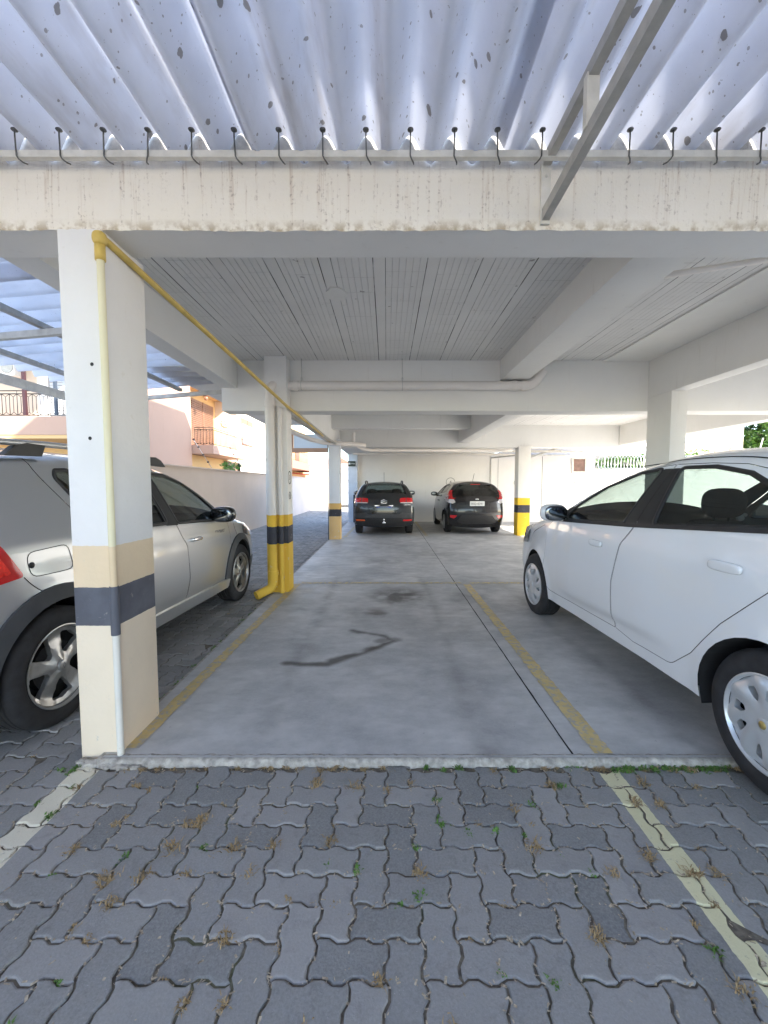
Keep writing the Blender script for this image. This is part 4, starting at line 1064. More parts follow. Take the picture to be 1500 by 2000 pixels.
# ------------------------------------------------------------------ side carport roof over the driveway (left)
cs = empty('side_carport_roof', (-3, 4, 2.9), 'corrugated sheet roof over the driveway left of the columns', 'roof')
def sz(x): return 2.95+.08*(x+3.1)
for y0_ in (1.55, 3.25, 4.95):
    v, f = corr(-4.62, -1.94, y0_, y0_+1.78, sz(-4.62)+.05+(.01 if y0_ == 3.25 else 0), sz(-1.94)+.05+(.01 if y0_ == 3.25 else 0), .255, .055, 'X', 16, .006, -1)
    mobj('roof_sheet', v, f, 'sheet2', cs, True)
for x in (-3.28, -4.17):
    mb = MB(); mb.bar((x, 1.5, sz(x)-.02), (x, 6.80, sz(x)-.02), .055, .05); mb.build('purlin', 'steel', cs)
mb = MB(); mb.bar((-4.33, .1, 2.60), (-4.33, 6.8, 2.60), .06, .10); mb.build('edge_beam', 'steelw', cs)
for y in (4.1, 6.84):
    mb = MB(); mb.bar((-4.6, y, sz(-4.6)-.09), (-2.1, y, sz(-2.1)-.09), .05, .06); mb.build('rafter', 'steelw', cs)
for y in (.2,):
    mb = MB(); mb.bar((-4.15, y, 0), (-4.15, y, 2.55), .07, .07, up=(0, 1, 0)); mb.build('post', 'steelw', cs)

# ------------------------------------------------------------------ perimeter wall of the driveway and gate
pw = empty('driveway_wall', (-4.3, 12, 0), 'long pale pink boundary wall along the paved driveway', 'wall')
mb = MB(); mb.box(-4.45, -3, -.02, -4.25, 24.4, 1.78); part('wall', mb, 'palepink', parent=pw)
mb = MB(); mb.box(-4.48, -3, 1.78, -4.22, 24.4, 1.81); part('coping', mb, 'palepink', parent=pw)
mb = MB(); mb.box(-4.45, 24.4, -.02, -4.25, 27.4, 2.5); part('raised_wall', mb, 'palepink', parent=pw)
for z in (.95, 1.2):
    mb = MB(); mb.bbox(-4.248, 18.5, z, -4.20, 18.66, z+.10, .01); tag(mb.build('meter_box', 'iron'), 'small black box on the pink driveway wall, %s of two' % ('upper' if z > 1 else 'lower'), 'box', 'boxes on the driveway wall')
fw = empty('end_wall', (-3.7, 27.5, 0), 'pale wall closing the end of the driveway left of the white gate', 'wall')
mb = MB(); mb.box(-4.45, 27.4, -.02, -3.0, 27.6, 3.1); part('wall', mb, 'palepink', parent=fw)
gt = empty('slatted_gate', (-2.2, 27.5, 0), 'white sheet gate with horizontal rails at the end of the driveway', 'gate')
mb = MB(); mb.box(-2.98, 27.45, .10, -1.0, 27.48, 2.55)
for k in range(16): mb.box(-2.97+k*.125, 27.435, .10, -2.945+k*.125, 27.45, 2.55)
mb.build('gate_panel', 'gate', gt)
mb = MB()
for z in (.15, .95, 1.75, 2.5): mb.box(-2.98, 27.40, z, -1.0, 27.434, z+.07)
mb.build('rail', simple('gate_rail_grey', (.42, .42, .43), .6), gt)
mb = MB(); mb.box(-2.98, 27.4, -.02, -1.0, 27.5, .09); mb.build('threshold', 'iron', gt)
# electric fence rods on the pink wall
rod0 = None
for i, y in enumerate((7.5, 10.55, 12.9, 15.2)):
    r = empty('fence_rod', (-4.35, y, 1.8), ['leaning electric fence rod above the silver car roof', 'electric fence rod before the balcony', 'electric fence rod under the near end of the brown balcony', 'electric fence rod just left of the drain pipe column'][i], 'fence rod', 'electric fence rods on the pink wall')
    mb = MB(); a, b = Vector((-4.35, y, 1.8)), Vector((-4.62, y-.42, 2.5)); mb.tube([a, b], .007, 6); mb.build('rod', 'bracket', r, True)
    for k in range(4):
        c = a.lerp(b, .25+.25*k); mb = MB(); mb.sell(c, (.028, .018, .018), .8, 6, 8); mb.build('insulator', 'black', r, True)

# ------------------------------------------------------------------ houses on the left
def railing(mb, p, q, z0, z1, n, loops=True):
    p, q = Vector(p), Vector(q); d = q-p
    for z in (z0+.05, z1-.10, z1): mb.tube([p+Vector((0, 0, z)), q+Vector((0, 0, z))], .018, 5)
    for k in range(n+1):
        a = p+d*k/n; mb.tube([a+Vector((0, 0, z0+.05)), a+Vector((0, 0, z1-.1))], .014, 4)
        if loops and k < n:
            b = p+d*(k+.5)/n; e = p+d*(k+1)/n; zt = z1-.10; zb_ = z0+.05
            mb.tube([a+Vector((0, 0, zt)), b+Vector((0, 0, zt-.10)), e+Vector((0, 0, zt))], .011, 4); mb.tube([a+Vector((0, 0, zb_)), b+Vector((0, 0, zb_+.1)), e+Vector((0, 0, zb_))], .011, 4); mb.tube([b+Vector((0, 0, zt-.1)), b+Vector((0, 0, zb_+.1))], .011, 4)
        if k % 3 == 0: mb.tube([a+Vector((0, 0, z1-.1)), a+Vector((0, 0, z1))], .009, 4)
# house A: front (facing the camera) with its balcony, and pink side wall
hA = empty('pink_house', (-12, 17, 0), 'pink two-storey house behind the driveway wall with a louvred balcony door', 'house')
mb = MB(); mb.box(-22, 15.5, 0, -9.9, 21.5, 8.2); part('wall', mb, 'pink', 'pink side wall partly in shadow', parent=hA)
mb = MB(); mb.box(-22, 13.5, 6.35, -9.95, 15.497, 6.6); part('added_shade_eave', mb, 'sunwhite', parent=hA)  # overhang added to throw shade on the front of this house
mb = MB(); mb.box(-22, 15.46, 3.7, -12.6, 15.497, 6.2); part('front_wall', mb, 'sunwhite', parent=hA)
mb = MB(); mb.box(-22, 14.0, 3.07, -9.91, 15.495, 3.67); part('balcony_slab', mb, 'pink', 'pinkish balcony edge above the silver car', parent=hA)
mb = MB(); mb.box(-22, 14.02, 2.95, -9.95, 15.4, 3.066); mb.box(-22, 15.44, 0, -9.93, 15.496, 2.95); part('ground_wall', mb, 'yellowwall', parent=hA)
mb = MB(); railing(mb, (-14.5, 14.1, 0), (-9.95, 14.1, 0), 3.67, 4.52, 18); part('balcony_railing', mb, 'iron', parent=hA, smooth=True)
mb = MB(); mb.box(-11.95, 13.98, 3.7, -11.85, 14.06, 5.75); part('post', mb, 'redpost', 'dark red post', parent=hA)
mb = MB(); mb.box(-10.92, 13.98, 3.7, -10.84, 14.06, 5.05); mb.box(-10.84, 13.99, 5.01, -9.95, 14.05, 5.05); part('post', mb, simple('blue_grey_post', (.03, .04, .06), .5), parent=hA)
mb = MB(); mb.box(-12.6, 15.40, 3.7, -12.2, 15.455, 6.2); part('pilaster', mb, 'white2', parent=hA)
mb = MB()
for k in range(26): mb.bar((-12.15, 15.40, 3.75+k*.10), (-9.97, 15.40, 3.75+k*.10), .02, .085)
part('shutter', mb, 'shutterw', 'pale roller shutter', parent=hA)
ac = empty('air_conditioner', (-13.2, 15.2, 5.4), 'white air conditioner box high on the left house', 'air conditioner')
mb = MB(); mb.bbox(-13.7, 15.0, 5.25, -13.05, 15.38, 5.85, .02); mb.build('casing', 'acwhite', ac, True, False, 30)
mb = MB(); mb.lathe([(.0, 0), (.2, 0), (.22, .015), (.22, .0)], (-13.3, 14.995, 5.55), (0, -1, 0), 24); mb.build('fan_grille', 'steel', ac)
# recessed balcony
mb = MB(); mb.box(-22, 21.5, 0, -11.3, 28.0, 8.2); mb.box(-11.3, 21.5, 6.9, -9.9, 28.0, 8.2); mb.box(-11.28, 21.52, 0, -10.1, 27.9, 3.0); part('recess_wall', mb, 'yellowwall', 'yellow recessed balcony wall', parent=hA)
mb = MB(); mb.box(-11.28, 21.6, 3.02, -8.84, 26.9, 3.46); part('balcony_slab', mb, 'pink', 'brown pink balcony edge', parent=hA)
mb = MB(); railing(mb, (-9.8, 21.65, 0), (-8.9, 21.65, 0), 3.46, 4.35, 6); railing(mb, (-8.9, 21.65, 0), (-8.9, 26.85, 0), 3.46, 4.35, 30, False); part('balcony_railing', mb, 'iron', parent=hA, smooth=True)
mb = MB(); mb.box(-11.30, 24.4, 3.5, -11.24, 27.6, 6.45); mb.box(-11.24, 25.98, 3.5, -11.19, 26.05, 6.45)
for k in range(24): mb.bar((-11.22, 24.5, 3.7+k*.112), (-11.22, 27.5, 3.7+k*.112), .05, .03)
part('louvred_door', mb, 'shutter', 'brown louvred double door', parent=hA)
mb = MB(); mb.tube([(-10.3, 24.3, 6.9), (-10.3, 24.3, 6.5)], .012, 5); mb.sell((-10.3, 24.3, 6.36), (.13, .13, .14), 1.2, 6, 6); mb.sell((-10.3, 24.3, 6.5), (.16, .16, .05), 1, 4, 8); part('lantern', mb, 'shutter', 'hanging porch lantern', parent=hA)
mb = MB()
for k in range(10):
    a = 2*math.pi*k/10; mb.sell((-10.6+.22*math.cos(a), 27.96, 5.5+.22*math.sin(a)), (.09, .03, .09), 1, 4, 6)
mb.sell((-10.6, 27.96, 5.5), (.12, .04, .12), 1, 5, 8); part('wall_ornament', mb, 'sunwhite', parent=hA)
mb = MB(); mb.box(-22, 28.0, 0, -9.9, 38.0, 8.2); part('side_wall', mb, 'sunwhite', 'sunlit cream wall with a window', parent=hA)
mb = MB(); mb.box(-9.9, 28.9, 4.2, -9.84, 31.3, 6.0); mb.box(-9.86, 30.05, 4.2, -9.82, 30.15, 6.0); wn_ = part('window', mb, 'shutter', parent=hA)
mb = MB(); mb.box(-9.84, 29.0, 4.3, -9.825, 30.0, 5.6); mb.box(-9.84, 30.2, 4.3, -9.825, 31.2, 5.6); mb.build('pane', 'shutterw', wn_)
mb = MB(); mb.box(-10.1, 26.2, 2.3, -9.9, 28.6, 2.9); part('window', mb, 'shutter', parent=hA)
# house B further away
hB = empty('brown_house', (-12, 45, 0), 'second house further along with a brown balcony and red awning', 'house')
mb = MB(); mb.box(-22, 38.4, 0, -10.4, 56, 8.0); part('wall', mb, 'yellowwall', parent=hB)
mb = MB(); mb.box(-10.4, 38.6, 3.0, -8.6, 52, 3.75); part('balcony_slab', mb, 'brownpink', parent=hB)
mb = MB(); railing(mb, (-8.65, 38.7, 0), (-8.65, 52, 0), 3.75, 4.8, 40, False); part('balcony_railing', mb, 'iron', parent=hB, smooth=True)
for bx_ in ((-10.4, 43, 3.8, -10.3, 46, 6.4), (-10.4, 48, 4.2, -10.3, 50, 6.2)):
    mb = MB(); mb.box(*bx_); part('window', mb, 'shutter', parent=hB)
mb = MB(); mb.bar((-10.3, 50, 2.75), (-8.3, 50, 2.55), 8, .12); mb.bar((-8.3, 50, 2.4), (-8.29, 50, 2.4), 8, .25); part('awning', mb, 'awning', 'dark red awning', parent=hB)
hC = empty('far_house', (-8, 62, 0), 'pale house at the far left end beyond the driveway', 'house')
mb = MB(); mb.box(-13, 60, 0, -8.6, 70, 5.6); mb.box(-8.58, 58, 0, -5.2, 70, 4.5); part('wall', mb, 'palepink', parent=hC)
mb = MB(); mb.add([(-8.8, 57.8, 4.52), (-5.0, 57.8, 4.52), (-5.0, 70, 4.52), (-8.8, 70, 4.52), (-6.9, 57.8, 5.6), (-6.9, 70, 5.6)], [(0, 1, 4), (1, 2, 5, 4), (3, 0, 4, 5), (2, 3, 5), (0, 3, 2, 1)]); part('roof', mb, 'brownpink', parent=hC)
# hanging fascia seen over the driveway
fa = empty('canopy_fascia', (-2.0, 11.5, 2.5), 'pale blue fascia panel with a pink lower edge above the driveway', 'fascia')
mb = MB(); mb.box(-2.55, 11.6, 2.42, -1.62, 11.66, 2.80); mb.build('panel', simple('pale_blue_sheet', (.62, .72, .85), .5), fa)
mb = MB(); mb.box(-2.57, 11.57, 2.30, -1.62, 11.69, 2.417); mb.box(-2.60, 11.57, 2.30, -2.573, 11.69, 2.82); mb.build('trim', 'pink', fa)
# potted plant at the wall
def leafy(name, c, rad, n, lsz, mat, label, cat, seed=1, trunk=None, group=None):
    rg_ = random.Random(seed); root = empty(name, (c[0], c[1], 0 if trunk else c[2]-rad[2]), label, cat, group); v = []; f = []
    blobs = [(Vector((rg_.uniform(-1, 1)*.7, rg_.uniform(-1, 1)*.7, rg_.uniform(-1, 1)*.7)), rg_.uniform(.28, .5)) for _ in range(26)]
    for i in range(n):
        bc_, br = blobs[rg_.randrange(len(blobs))]
        d = Vector((rg_.gauss(0, 1), rg_.gauss(0, 1), rg_.gauss(0, 1))).normalized()*br*rg_.random()**.35; p = bc_+d
        p = Vector((c[0]+p.x*rad[0], c[1]+p.y*rad[1], c[2]+p.z*rad[2]))
        u = Vector((rg_.gauss(0, 1), rg_.gauss(0, 1), rg_.gauss(0, .6))).normalized(); w_ = u.cross(Vector((rg_.gauss(0, 1), rg_.gauss(0, 1), rg_.gauss(0, 1)))).normalized()
        l_ = lsz*rg_.uniform(.6, 1.3); b = len(v)
        v += [p-u*l_, p-w_*l_*.4, p+u*l_, p+w_*l_*.4]; f.append((b, b+1, b+2, b+3))
    mobj('crown', v, f, mat, root)
    if trunk:
        mb = MB(); base = Vector((c[0], c[1], 0)); mb.tube([base, base.lerp(Vector(c), .4)+Vector((.1, 0, 0)), Vector(c)], [trunk, trunk*.8, trunk*.5], 10)
        for k in range(9):
            e = Vector((c[0]+rg_.uniform(-.8, .8)*rad[0], c[1]+rg_.uniform(-.8, .8)*rad[1], c[2]+rg_.uniform(-.6, .5)*rad[2])); s_ = base.lerp(Vector(c), rg_.uniform(.55, .95)); mb.tube([s_, s_.lerp(e, .5)+Vector((0, 0, .2)), e], [trunk*.4, trunk*.25, trunk*.08], 6)
        mb.build('trunk', 'bark', root, True)
    return root
leafy('shrub', (-4.9, 13.2, 1.95), (.28, .3, .2), 260, .05, 'weed', 'small green shrub peeping over the pink wall', 'shrub', 4)

# ------------------------------------------------------------------ right side: tree, white building, razor wire
leafy('broadleaf_tree', (21.0, 22.0, 4.3), (5.0, 4.2, 2.3), 26000, .13, 'leaf', 'green leafy tree beyond the yard on the right', 'tree', 11, .25)
wb_ = empty('white_building', (17, 23, 0), 'sunlit white building beyond the back wall on the right', 'building')
mb = MB(); mb.box(11.5, 19.0, 0, 16.0, 26, 4.6); part('wall', mb, 'sunwhite', parent=wb_)
mb = MB(); mb.box(11.4, 18.9, 4.6, 16.1, 26.1, 4.75); part('roof_edge', mb, 'white2', parent=wb_)
yw = empty('yard_wall', (16.5, 15.9, 0), 'grey yard wall under the tree on the right', 'wall')
mb = MB(); mb.box(16.002, 15.82, 0, 34, 16.0, 2.0); part('wall', mb, simple('grey_wall', (.40, .39, .38), .9, var=.2), parent=yw)
mb = MB(); mb.box(30, 15, -.02, 30.2, 40, 2.6); part('side_wall', mb, 'white2', parent=yw)
rz = empty('razor_wire', (8, 15.9, 2.0), 'coiled razor wire on top of the low back wall', 'razor wire')
mb = MB(); pts = []
for k in range(1300):
    a = k/26*2*math.pi; pts.append((7.95+k*.0047, 15.9+.20*math.cos(a), 2.28+.24*math.sin(a)))
mb.tube(pts, .011, 4); mb.build('coil', 'razor', rz)
for x in np.arange(8.2, 14, 1.5):
    mb = MB(); mb.tube([(x, 15.9, 2.0), (x, 15.9, 2.55)], .014, 5); mb.build('post', 'steelw', rz)
hd = leafy('hedge', (11.5, 17.4, 2.0), (3.2, .7, .75), 7000, .09, 'leaf', 'green hedge behind the razor wire', 'hedge', 21)
pipe('leaning_pole', [(11.9, 15.6, 2.1), (12.75, 15.6, 2.8)], .02, 'iron', 'dark pole leaning in front of the white building', n=8)
pipe('white_pole', [(13.65, 15.7, 1.9), (13.95, 15.7, 3.15)], .022, 'steelw', 'thin white pole in front of the leafy tree', n=8)
# unseen block added behind the camera on the right to keep the forecourt shaded
nb = empty('added_shade_block', (16, -12, 0), 'added unseen cream block behind the camera that shades the forecourt', 'building')
mb = MB(); mb.box(7.5, -13, 0, 20, -3.4, 9.5); part('wall', mb, 'sunwhite', parent=nb)
for z in (1.2, 4.2, 7.2):
    for y in (-11.5, -8, -5.5):
        mb = MB(); mb.box(7.46, y, z, 7.499, y+1.4, z+1.3); part('window', mb, 'hglass', parent=nb)

# ------------------------------------------------------------------ weeds in the joints
def tufts(name, spots, mat, label, hgt, n, spread, wd=.0016, flat=.6):
    v = []; f = []; rg_ = random.Random(len(spots))
    for (x, y, s_) in spots:
        for k in range(int(n*s_)+4):
            a = rg_.uniform(0, 2*math.pi); h = hgt*s_*rg_.uniform(.4, 1.1); l_ = spread*s_*rg_.uniform(.3, 1.1)
            bx, by = x+rg_.gauss(0, .012*s_), y+rg_.gauss(0, .012*s_); d = Vector((math.cos(a), math.sin(a), 0)); sd = Vector((-d.y, d.x, 0))*wd*rg_.uniform(.7, 1.6)
            p0 = Vector((bx, by, -.006)); p1 = p0+d*l_*.5+Vector((0, 0, h*.8)); p2 = p0+d*l_+Vector((0, 0, h*(1-flat*rg_.random())))
            b = len(v); v += [p0-sd, p0+sd, p1+sd*.8, p1-sd*.8, p2]; f += [(b, b+1, b+2, b+3), (b+3, b+2, b+4)]
    return tag(mobj(name, v, f, mat), label, 'weeds', None, 'stuff')
rg = random.Random(99); U = .11
def jointspot(x0, x1, y0, y1):
    x, y = rg.uniform(x0, x1), rg.uniform(y0, y1)
    if rg.random() < .5: x = round(x/U)*U
    else: y = round(y/U)*U
    return x, y
dry = [(*jointspot(-1.9, 1.9, .62, 1.98), rg.uniform(.35, 1.25)) for _ in range(115)]
dry += [(rg.uniform(-1.35, 1.75), 1.995+rg.gauss(0, .012), rg.uniform(.35, 1.0)) for _ in range(46)]
dry += [(*jointspot(-4, -1.5, 1.2, 9), rg.uniform(.3, .8)) for _ in range(110)]
tufts('dry_grass', dry, 'drygrass', 'small dry grass tufts growing in the paver joints', .020, 34, .032, .0018)
grn = [(*jointspot(-1.9, 1.9, .62, 1.98), rg.uniform(.3, .8)) for _ in range(42)]
grn += [(x, 1.99+rg.gauss(0, .01), rg.uniform(.5, .95)) for x in [.28, .36, .9, 1.13, 1.18, 1.22, 1.27, 1.33, 1.38, 1.43, 1.48, 1.52, 1.56, 1.6, 1.64, .95, .2, .62]+[rg.uniform(1.1, 1.75) for _ in range(16)]]
grn += [(*jointspot(-1.75, -1.45, .9, 2.1), rg.uniform(.4, .9)) for _ in range(16)]
grn += [(-1.46+rg.gauss(0, .012), rg.uniform(2.5, 6.5), rg.uniform(.4, 1.1)) for _ in range(80)]
tufts('green_weeds', grn, 'weed', 'green weeds along the slab edge and in the paver joints', .024, 24, .03, .0032, .4)
# loose debris in the joints
v = []; f = []
for _ in range(5200):
    x, y = jointspot(-1.9, 1.9, .62, 2.0); x += rg.gauss(0, .006); y += rg.gauss(0, .006); l_ = rg.uniform(.002, .009); a = rg.uniform(0, 6.3); b = len(v); z = -.003+rg.random()*.005
    d = Vector((math.cos(a), math.sin(a), rg.uniform(-.3, .3)))*l_; s_ = Vector((-d.y, d.x, 0))*rg.uniform(.2, .5); p = Vector((x, y, z)); v += [p-d-s_, p+d-s_, p+d+s_, p-d+s_]; f.append((b, b+1, b+2, b+3))
tag(mobj('joint_litter', v, f, simple('leaf_litter', (.40, .33, .24), .9, var=.5, vscale=90)), 'dry bits of leaf and husk caught in the paver joints', 'litter', None, 'stuff')
# rubble and mortar at the foot of column 1
rb = []
for i, (x, y, sx, sy, sz_) in enumerate(((-1.47, 2.03, .05, .03, .018), (-1.39, 2.01, .035, .025, .014), (-1.32, 2.0, .04, .022, .012), (-1.54, 2.04, .03, .025, .014), (-1.25, 2.0, .03, .015, .010))):
    bm = bmesh.new(); bmesh.ops.create_icosphere(bm, subdivisions=3, radius=1)
    for v_ in bm.verts: v_.co = Vector((v_.co.x*sx, v_.co.y*sy, v_.co.z*sz_))*(1+.22*math.sin(v_.co.x*7+i)+.15*math.cos(v_.co.y*9+i*2))+Vector((x, y, .003))
    me = bpy.data.meshes.new('mortar_lump'); bm.to_mesh(me); bm.free(); me.materials.append(M['slabedge']); me.shade_smooth(); o = bpy.data.objects.new('mortar_lump', me); COL.objects.link(o)
    tag(o, ['widest mortar lump at the foot of the nearest column', 'mortar lump under the thin pipe', 'mortar lump at the slab corner', 'mortar lump at the left corner of the nearest column', 'smallest mortar lump along the slab edge'][i], 'mortar lump', 'mortar lumps at the column foot')

# ================================================================== CARS
def heading(a, b):
    """rear-hub and front-hub ground points -> location, rotation so that local +x points forward"""
    return math.atan2(b[1]-a[1], b[0]-a[0])
# ---- silver hatchback with cladding (left, seen past the nearest column)
zb = lambda x: 1.075-.045*np.clip((x-.1)/2.1, 0, 1.2)
sp = dict(wb=2.67, rt=.345, ra=.405, hw=.905, zb=zb, zr=1.53, wr=.645, zs=.27, wy=.885, paint='silver', kf=.15, kr=.10, br=.09, bf=.17, flare=.02,
    outline=[(-.66, .27), (-.73, .42), (-.75, .62), (-.70, .84), (-.62, 1.02), (-.55, 1.2), (-.45, 1.38), (-.33, 1.50), (-.12, 1.555), (.3, 1.585), (.8, 1.595), (1.3, 1.565), (1.62, 1.49), (1.95, 1.33), (2.22, 1.15), (2.42, 1.03), (2.75, .98), (3.08, .89), (3.27, .77), (3.35, .62), (3.37, .45), (3.30, .27)],
    windows=[('w', [(1.31, 1.075), (1.23, 1.49), (1.45, 1.485), (1.68, 1.42), (1.95, 1.26), (2.20, 1.055), (2.18, 1.035)]), ('w', [(.50, 1.10), (.46, 1.495), (1.09, 1.50), (1.15, 1.085)]), ('w', [(.24, 1.45), (.27, 1.49), (.38, 1.495), (.43, 1.14), (.39, 1.13)])],
    doors=[[(1.355, .36, .01), (1.41, .55), (1.39, .85), (1.255, 1.08), (1.17, 1.52, .01), (1.48, 1.51), (1.72, 1.43), (2.02, 1.25), (2.26, 1.06), (2.36, .95), (2.38, .55), (2.28, .36)],
           [(.46, .42), (.44, .62), (.44, .85), (.455, 1.1), (.42, 1.52), (1.165, 1.525, .01), (1.25, 1.08), (1.385, .85), (1.405, .55), (1.35, .36, .01), (.52, .36)]],
    gaps=[[(.10, 1.56), (.13, 1.45), (.27, 1.2), (.40, 1.0)], [(-.20, .91), (-.17, .87), (-.13, .83), (-.09, .80)], [(2.52, .98), (2.56, .85), (2.60, .76)]],
    windshield=((1.62, 1.49), (2.33, 1.08), .90), rearglass=((-.56, 1.17), (-.38, 1.46), .80), pillars=[[(1.12, 1.06), (1.065, 1.50), (1.225, 1.50), (1.30, 1.05)], [(2.185, 1.045), (1.98, 1.25), (2.05, 1.22), (2.26, 1.075), (2.30, 1.03)]],
    seats=[(1.25, 'f'), (.35, 'r')], dash=2.05, creases=[(lambda x: .93-.02*x, .006, .03, -.3, 2.9), (.40, -.004, .02, .5, 2.2)], seal=.02)
a, b = (-1.90, 2.41), (-1.775, 5.08); th = heading(a, b); off = .885
loc = (a[0]-off*math.sin(th)+0*1, a[1]+off*math.cos(th), 0)
loc = (a[0]-math.sin(th)*off, a[1]+math.cos(th)*off, 0)
car = Car(sp, 'parked_hatchback', 'silver hatchback with dark wheel-arch cladding and roof rails parked behind the nearest column', 'car', loc, th); car.build_body()
for hx, sgn in ((0, 1), (0, -1), (sp['wb'], 1), (sp['wb'], -1)): car.wheel(hx, sgn, 'five', .232, 'alloy', 'well')
def arch_ring(hx, r0, r1, z0, rt, n=26, ext=None):
    a0 = math.asin((z0-rt)/r0); a1 = math.asin(max(-1, (z0-rt)/r1))
    return [(hx+r0*math.cos(t_), rt+r0*math.sin(t_)) for t_ in np.linspace(a0, math.pi-a0, n)]+[(hx+r1*math.cos(t_), rt+r1*math.sin(t_)) for t_ in np.linspace(math.pi-a1, a1, n)]
car.side_shell('arch_cladding', [arch_ring(0, .402, .485, .27, .345), arch_ring(sp['wb'], .402, .478, .27, .345)], 'clad', .016, thick=.03, one=True)
car.side_shell('sill_cladding', [fillet([(.47, .262), (.44, .37), (2.24, .36), (2.22, .262)], .01)], 'silver', .035, thick=.06, one=True)
car.side_shell('bumper_cladding', [fillet([(-.70, .28), (-.735, .40), (-.735, .48), (-.48, .44), (-.43, .28)], .01), fillet([(3.12, .28), (3.13, .42), (3.34, .46), (3.345, .4), (3.28, .28)], .01)], 'clad', .012, thick=.02, one=True)
# tail lamps, head lamps
for sgn in (1, -1):
    pl = fillet([(-.655, .86), (-.20, .915), (-.245, 1.0), (-.36, 1.20), (-.52, 1.16), (-.60, 1.03)], .02)
    P3, F3 = car.sidegeo(pl, sgn, .008); o = car.add('tail_lamp', P3, F3, 'redlamp')
    c_ = np.array(pl).mean(0); P3, F3 = car.sidegeo([tuple(c_+(np.array(q)-c_)*.72) for q in pl], sgn, .012); car.add('lens', P3, F3, 'redlens', o)
    pl = fillet([(2.86, .80), (3.24, .72), (3.22, .82), (3.05, .90), (2.80, .95)], .02)
    P3, F3 = car.sidegeo(pl, sgn, .008); o = car.add('headlamp', P3, F3, 'headlamp')
car.project('rear_lamp', [fillet([(sg_*.60, .88), (sg_*.80, .88), (sg_*.74, 1.12), (sg_*.60, 1.10)], .02) for sg_ in (1, -1)], 'redlamp', .006)
car.project('number_plate', [fillet([(-.2, .66), (.2, .66), (.2, .79), (-.2, .79)], .01)], 'plate', .01)
car.project('bumper_lower', [fillet([(-.8, .3), (.8, .3), (.8, .5), (-.8, .5)], .02)], 'clad', .012)
# fuel flap
fl = fillet([(-.16, .90), (-.17, 1.035), (.10, 1.05), (.12, .90)], .05); n_ = len(fl)
for g in ([*fl, fl[0]],):
    for sgn in (-1,):
        rbp = np.array(ribbon(g, .0045)); k = len(g); P3 = car.side_pt(rbp, sgn, .0012)
        F3 = [(i, i+1, 2*k-2-i, 2*k-1-i) for i in range(k-1)]; car.add('fuel_flap', P3, F3, 'gap')
mb = MB(); y_ = -car.W(np.array([[-.145, .965]]))[0]; mb.sell((-.145, y_, .965), (.018, .006, .018), .9, 6, 12); mb.build('flap_notch', 'black', car.root, True, True)
car.mirror(2.02, 1.075, 'blackgloss', (.075, .13, .085), .11)
car.handle(1.545, .895, 'chrome', 0, .085); car.handle(.60, .92, 'chrome', 1, .085)
for sgn in (1, -1):      # roof rails with dark feet
    rail = []; 
    for x in np.linspace(-.38, 1.50, 24):
        z = np.interp(x, [-.38, -.15, .3, .8, 1.5], [1.585, 1.645, 1.66, 1.665, 1.60]); rail.append((x, sgn*.60, z))
    mb = MB(); mb.tube(rail, [.010]+[.019]*22+[.010], 10); o = mb.build('roof_rail', 'railm', car.root, True, True)
    mb = MB()
    for x, k_ in ((-.30, 1), (.12, 1), (1.42, -1)):
        v = [(x-.15*k_, sgn*.60, 1.572), (x+.10*k_, sgn*.60, 1.580), (x+.13*k_, sgn*.60, 1.65), (x+.0*k_, sgn*.60, 1.655), (x-.08*k_, sgn*.60, 1.63)]
        v = [(p_[0], p_[1]-.02, p_[2]) for p_ in v]+[(p_[0], p_[1]+.02, p_[2]) for p_ in v]
        mb.add(v, [(0, 1, 2, 3, 4), (9, 8, 7, 6, 5)]+[(i, 5+i, 5+(i+1) % 5, (i+1) % 5) for i in range(5)])
    mb.build('rail_foot', 'black', o, False, True)
for sgn in (-1,):
    x_, z_ = 2.10, .905; y_ = -car.W(np.array([[x_, z_]]))[0]
    m_ = Matrix(((1, 0, 0, x_), (0, 0, -1, y_-.004), (0, 1, 0, z_), (0, 0, 0, 1))); text_mesh('STEPWAY', .052, 'graytext', 'lettering', car.doors[(0, -1)], m_, .001, True)
    # hub emblem: open diamond
    for hx in (0, sp['wb']):
        yy_ = -(sp['wy']+.0055); d = [(0, .02), (.012, 0), (0, -.02), (-.012, 0)]; v = [(hx+a_*s_, yy_, sp['rt']+b_*s_) for s_ in (1, .6) for a_, b_ in d]
        o = car.add('wheel_emblem', v, [(i, (i+1) % 4, 4+(i+1) % 4, 4+i) for i in range(4)], 'graytext', None, False)

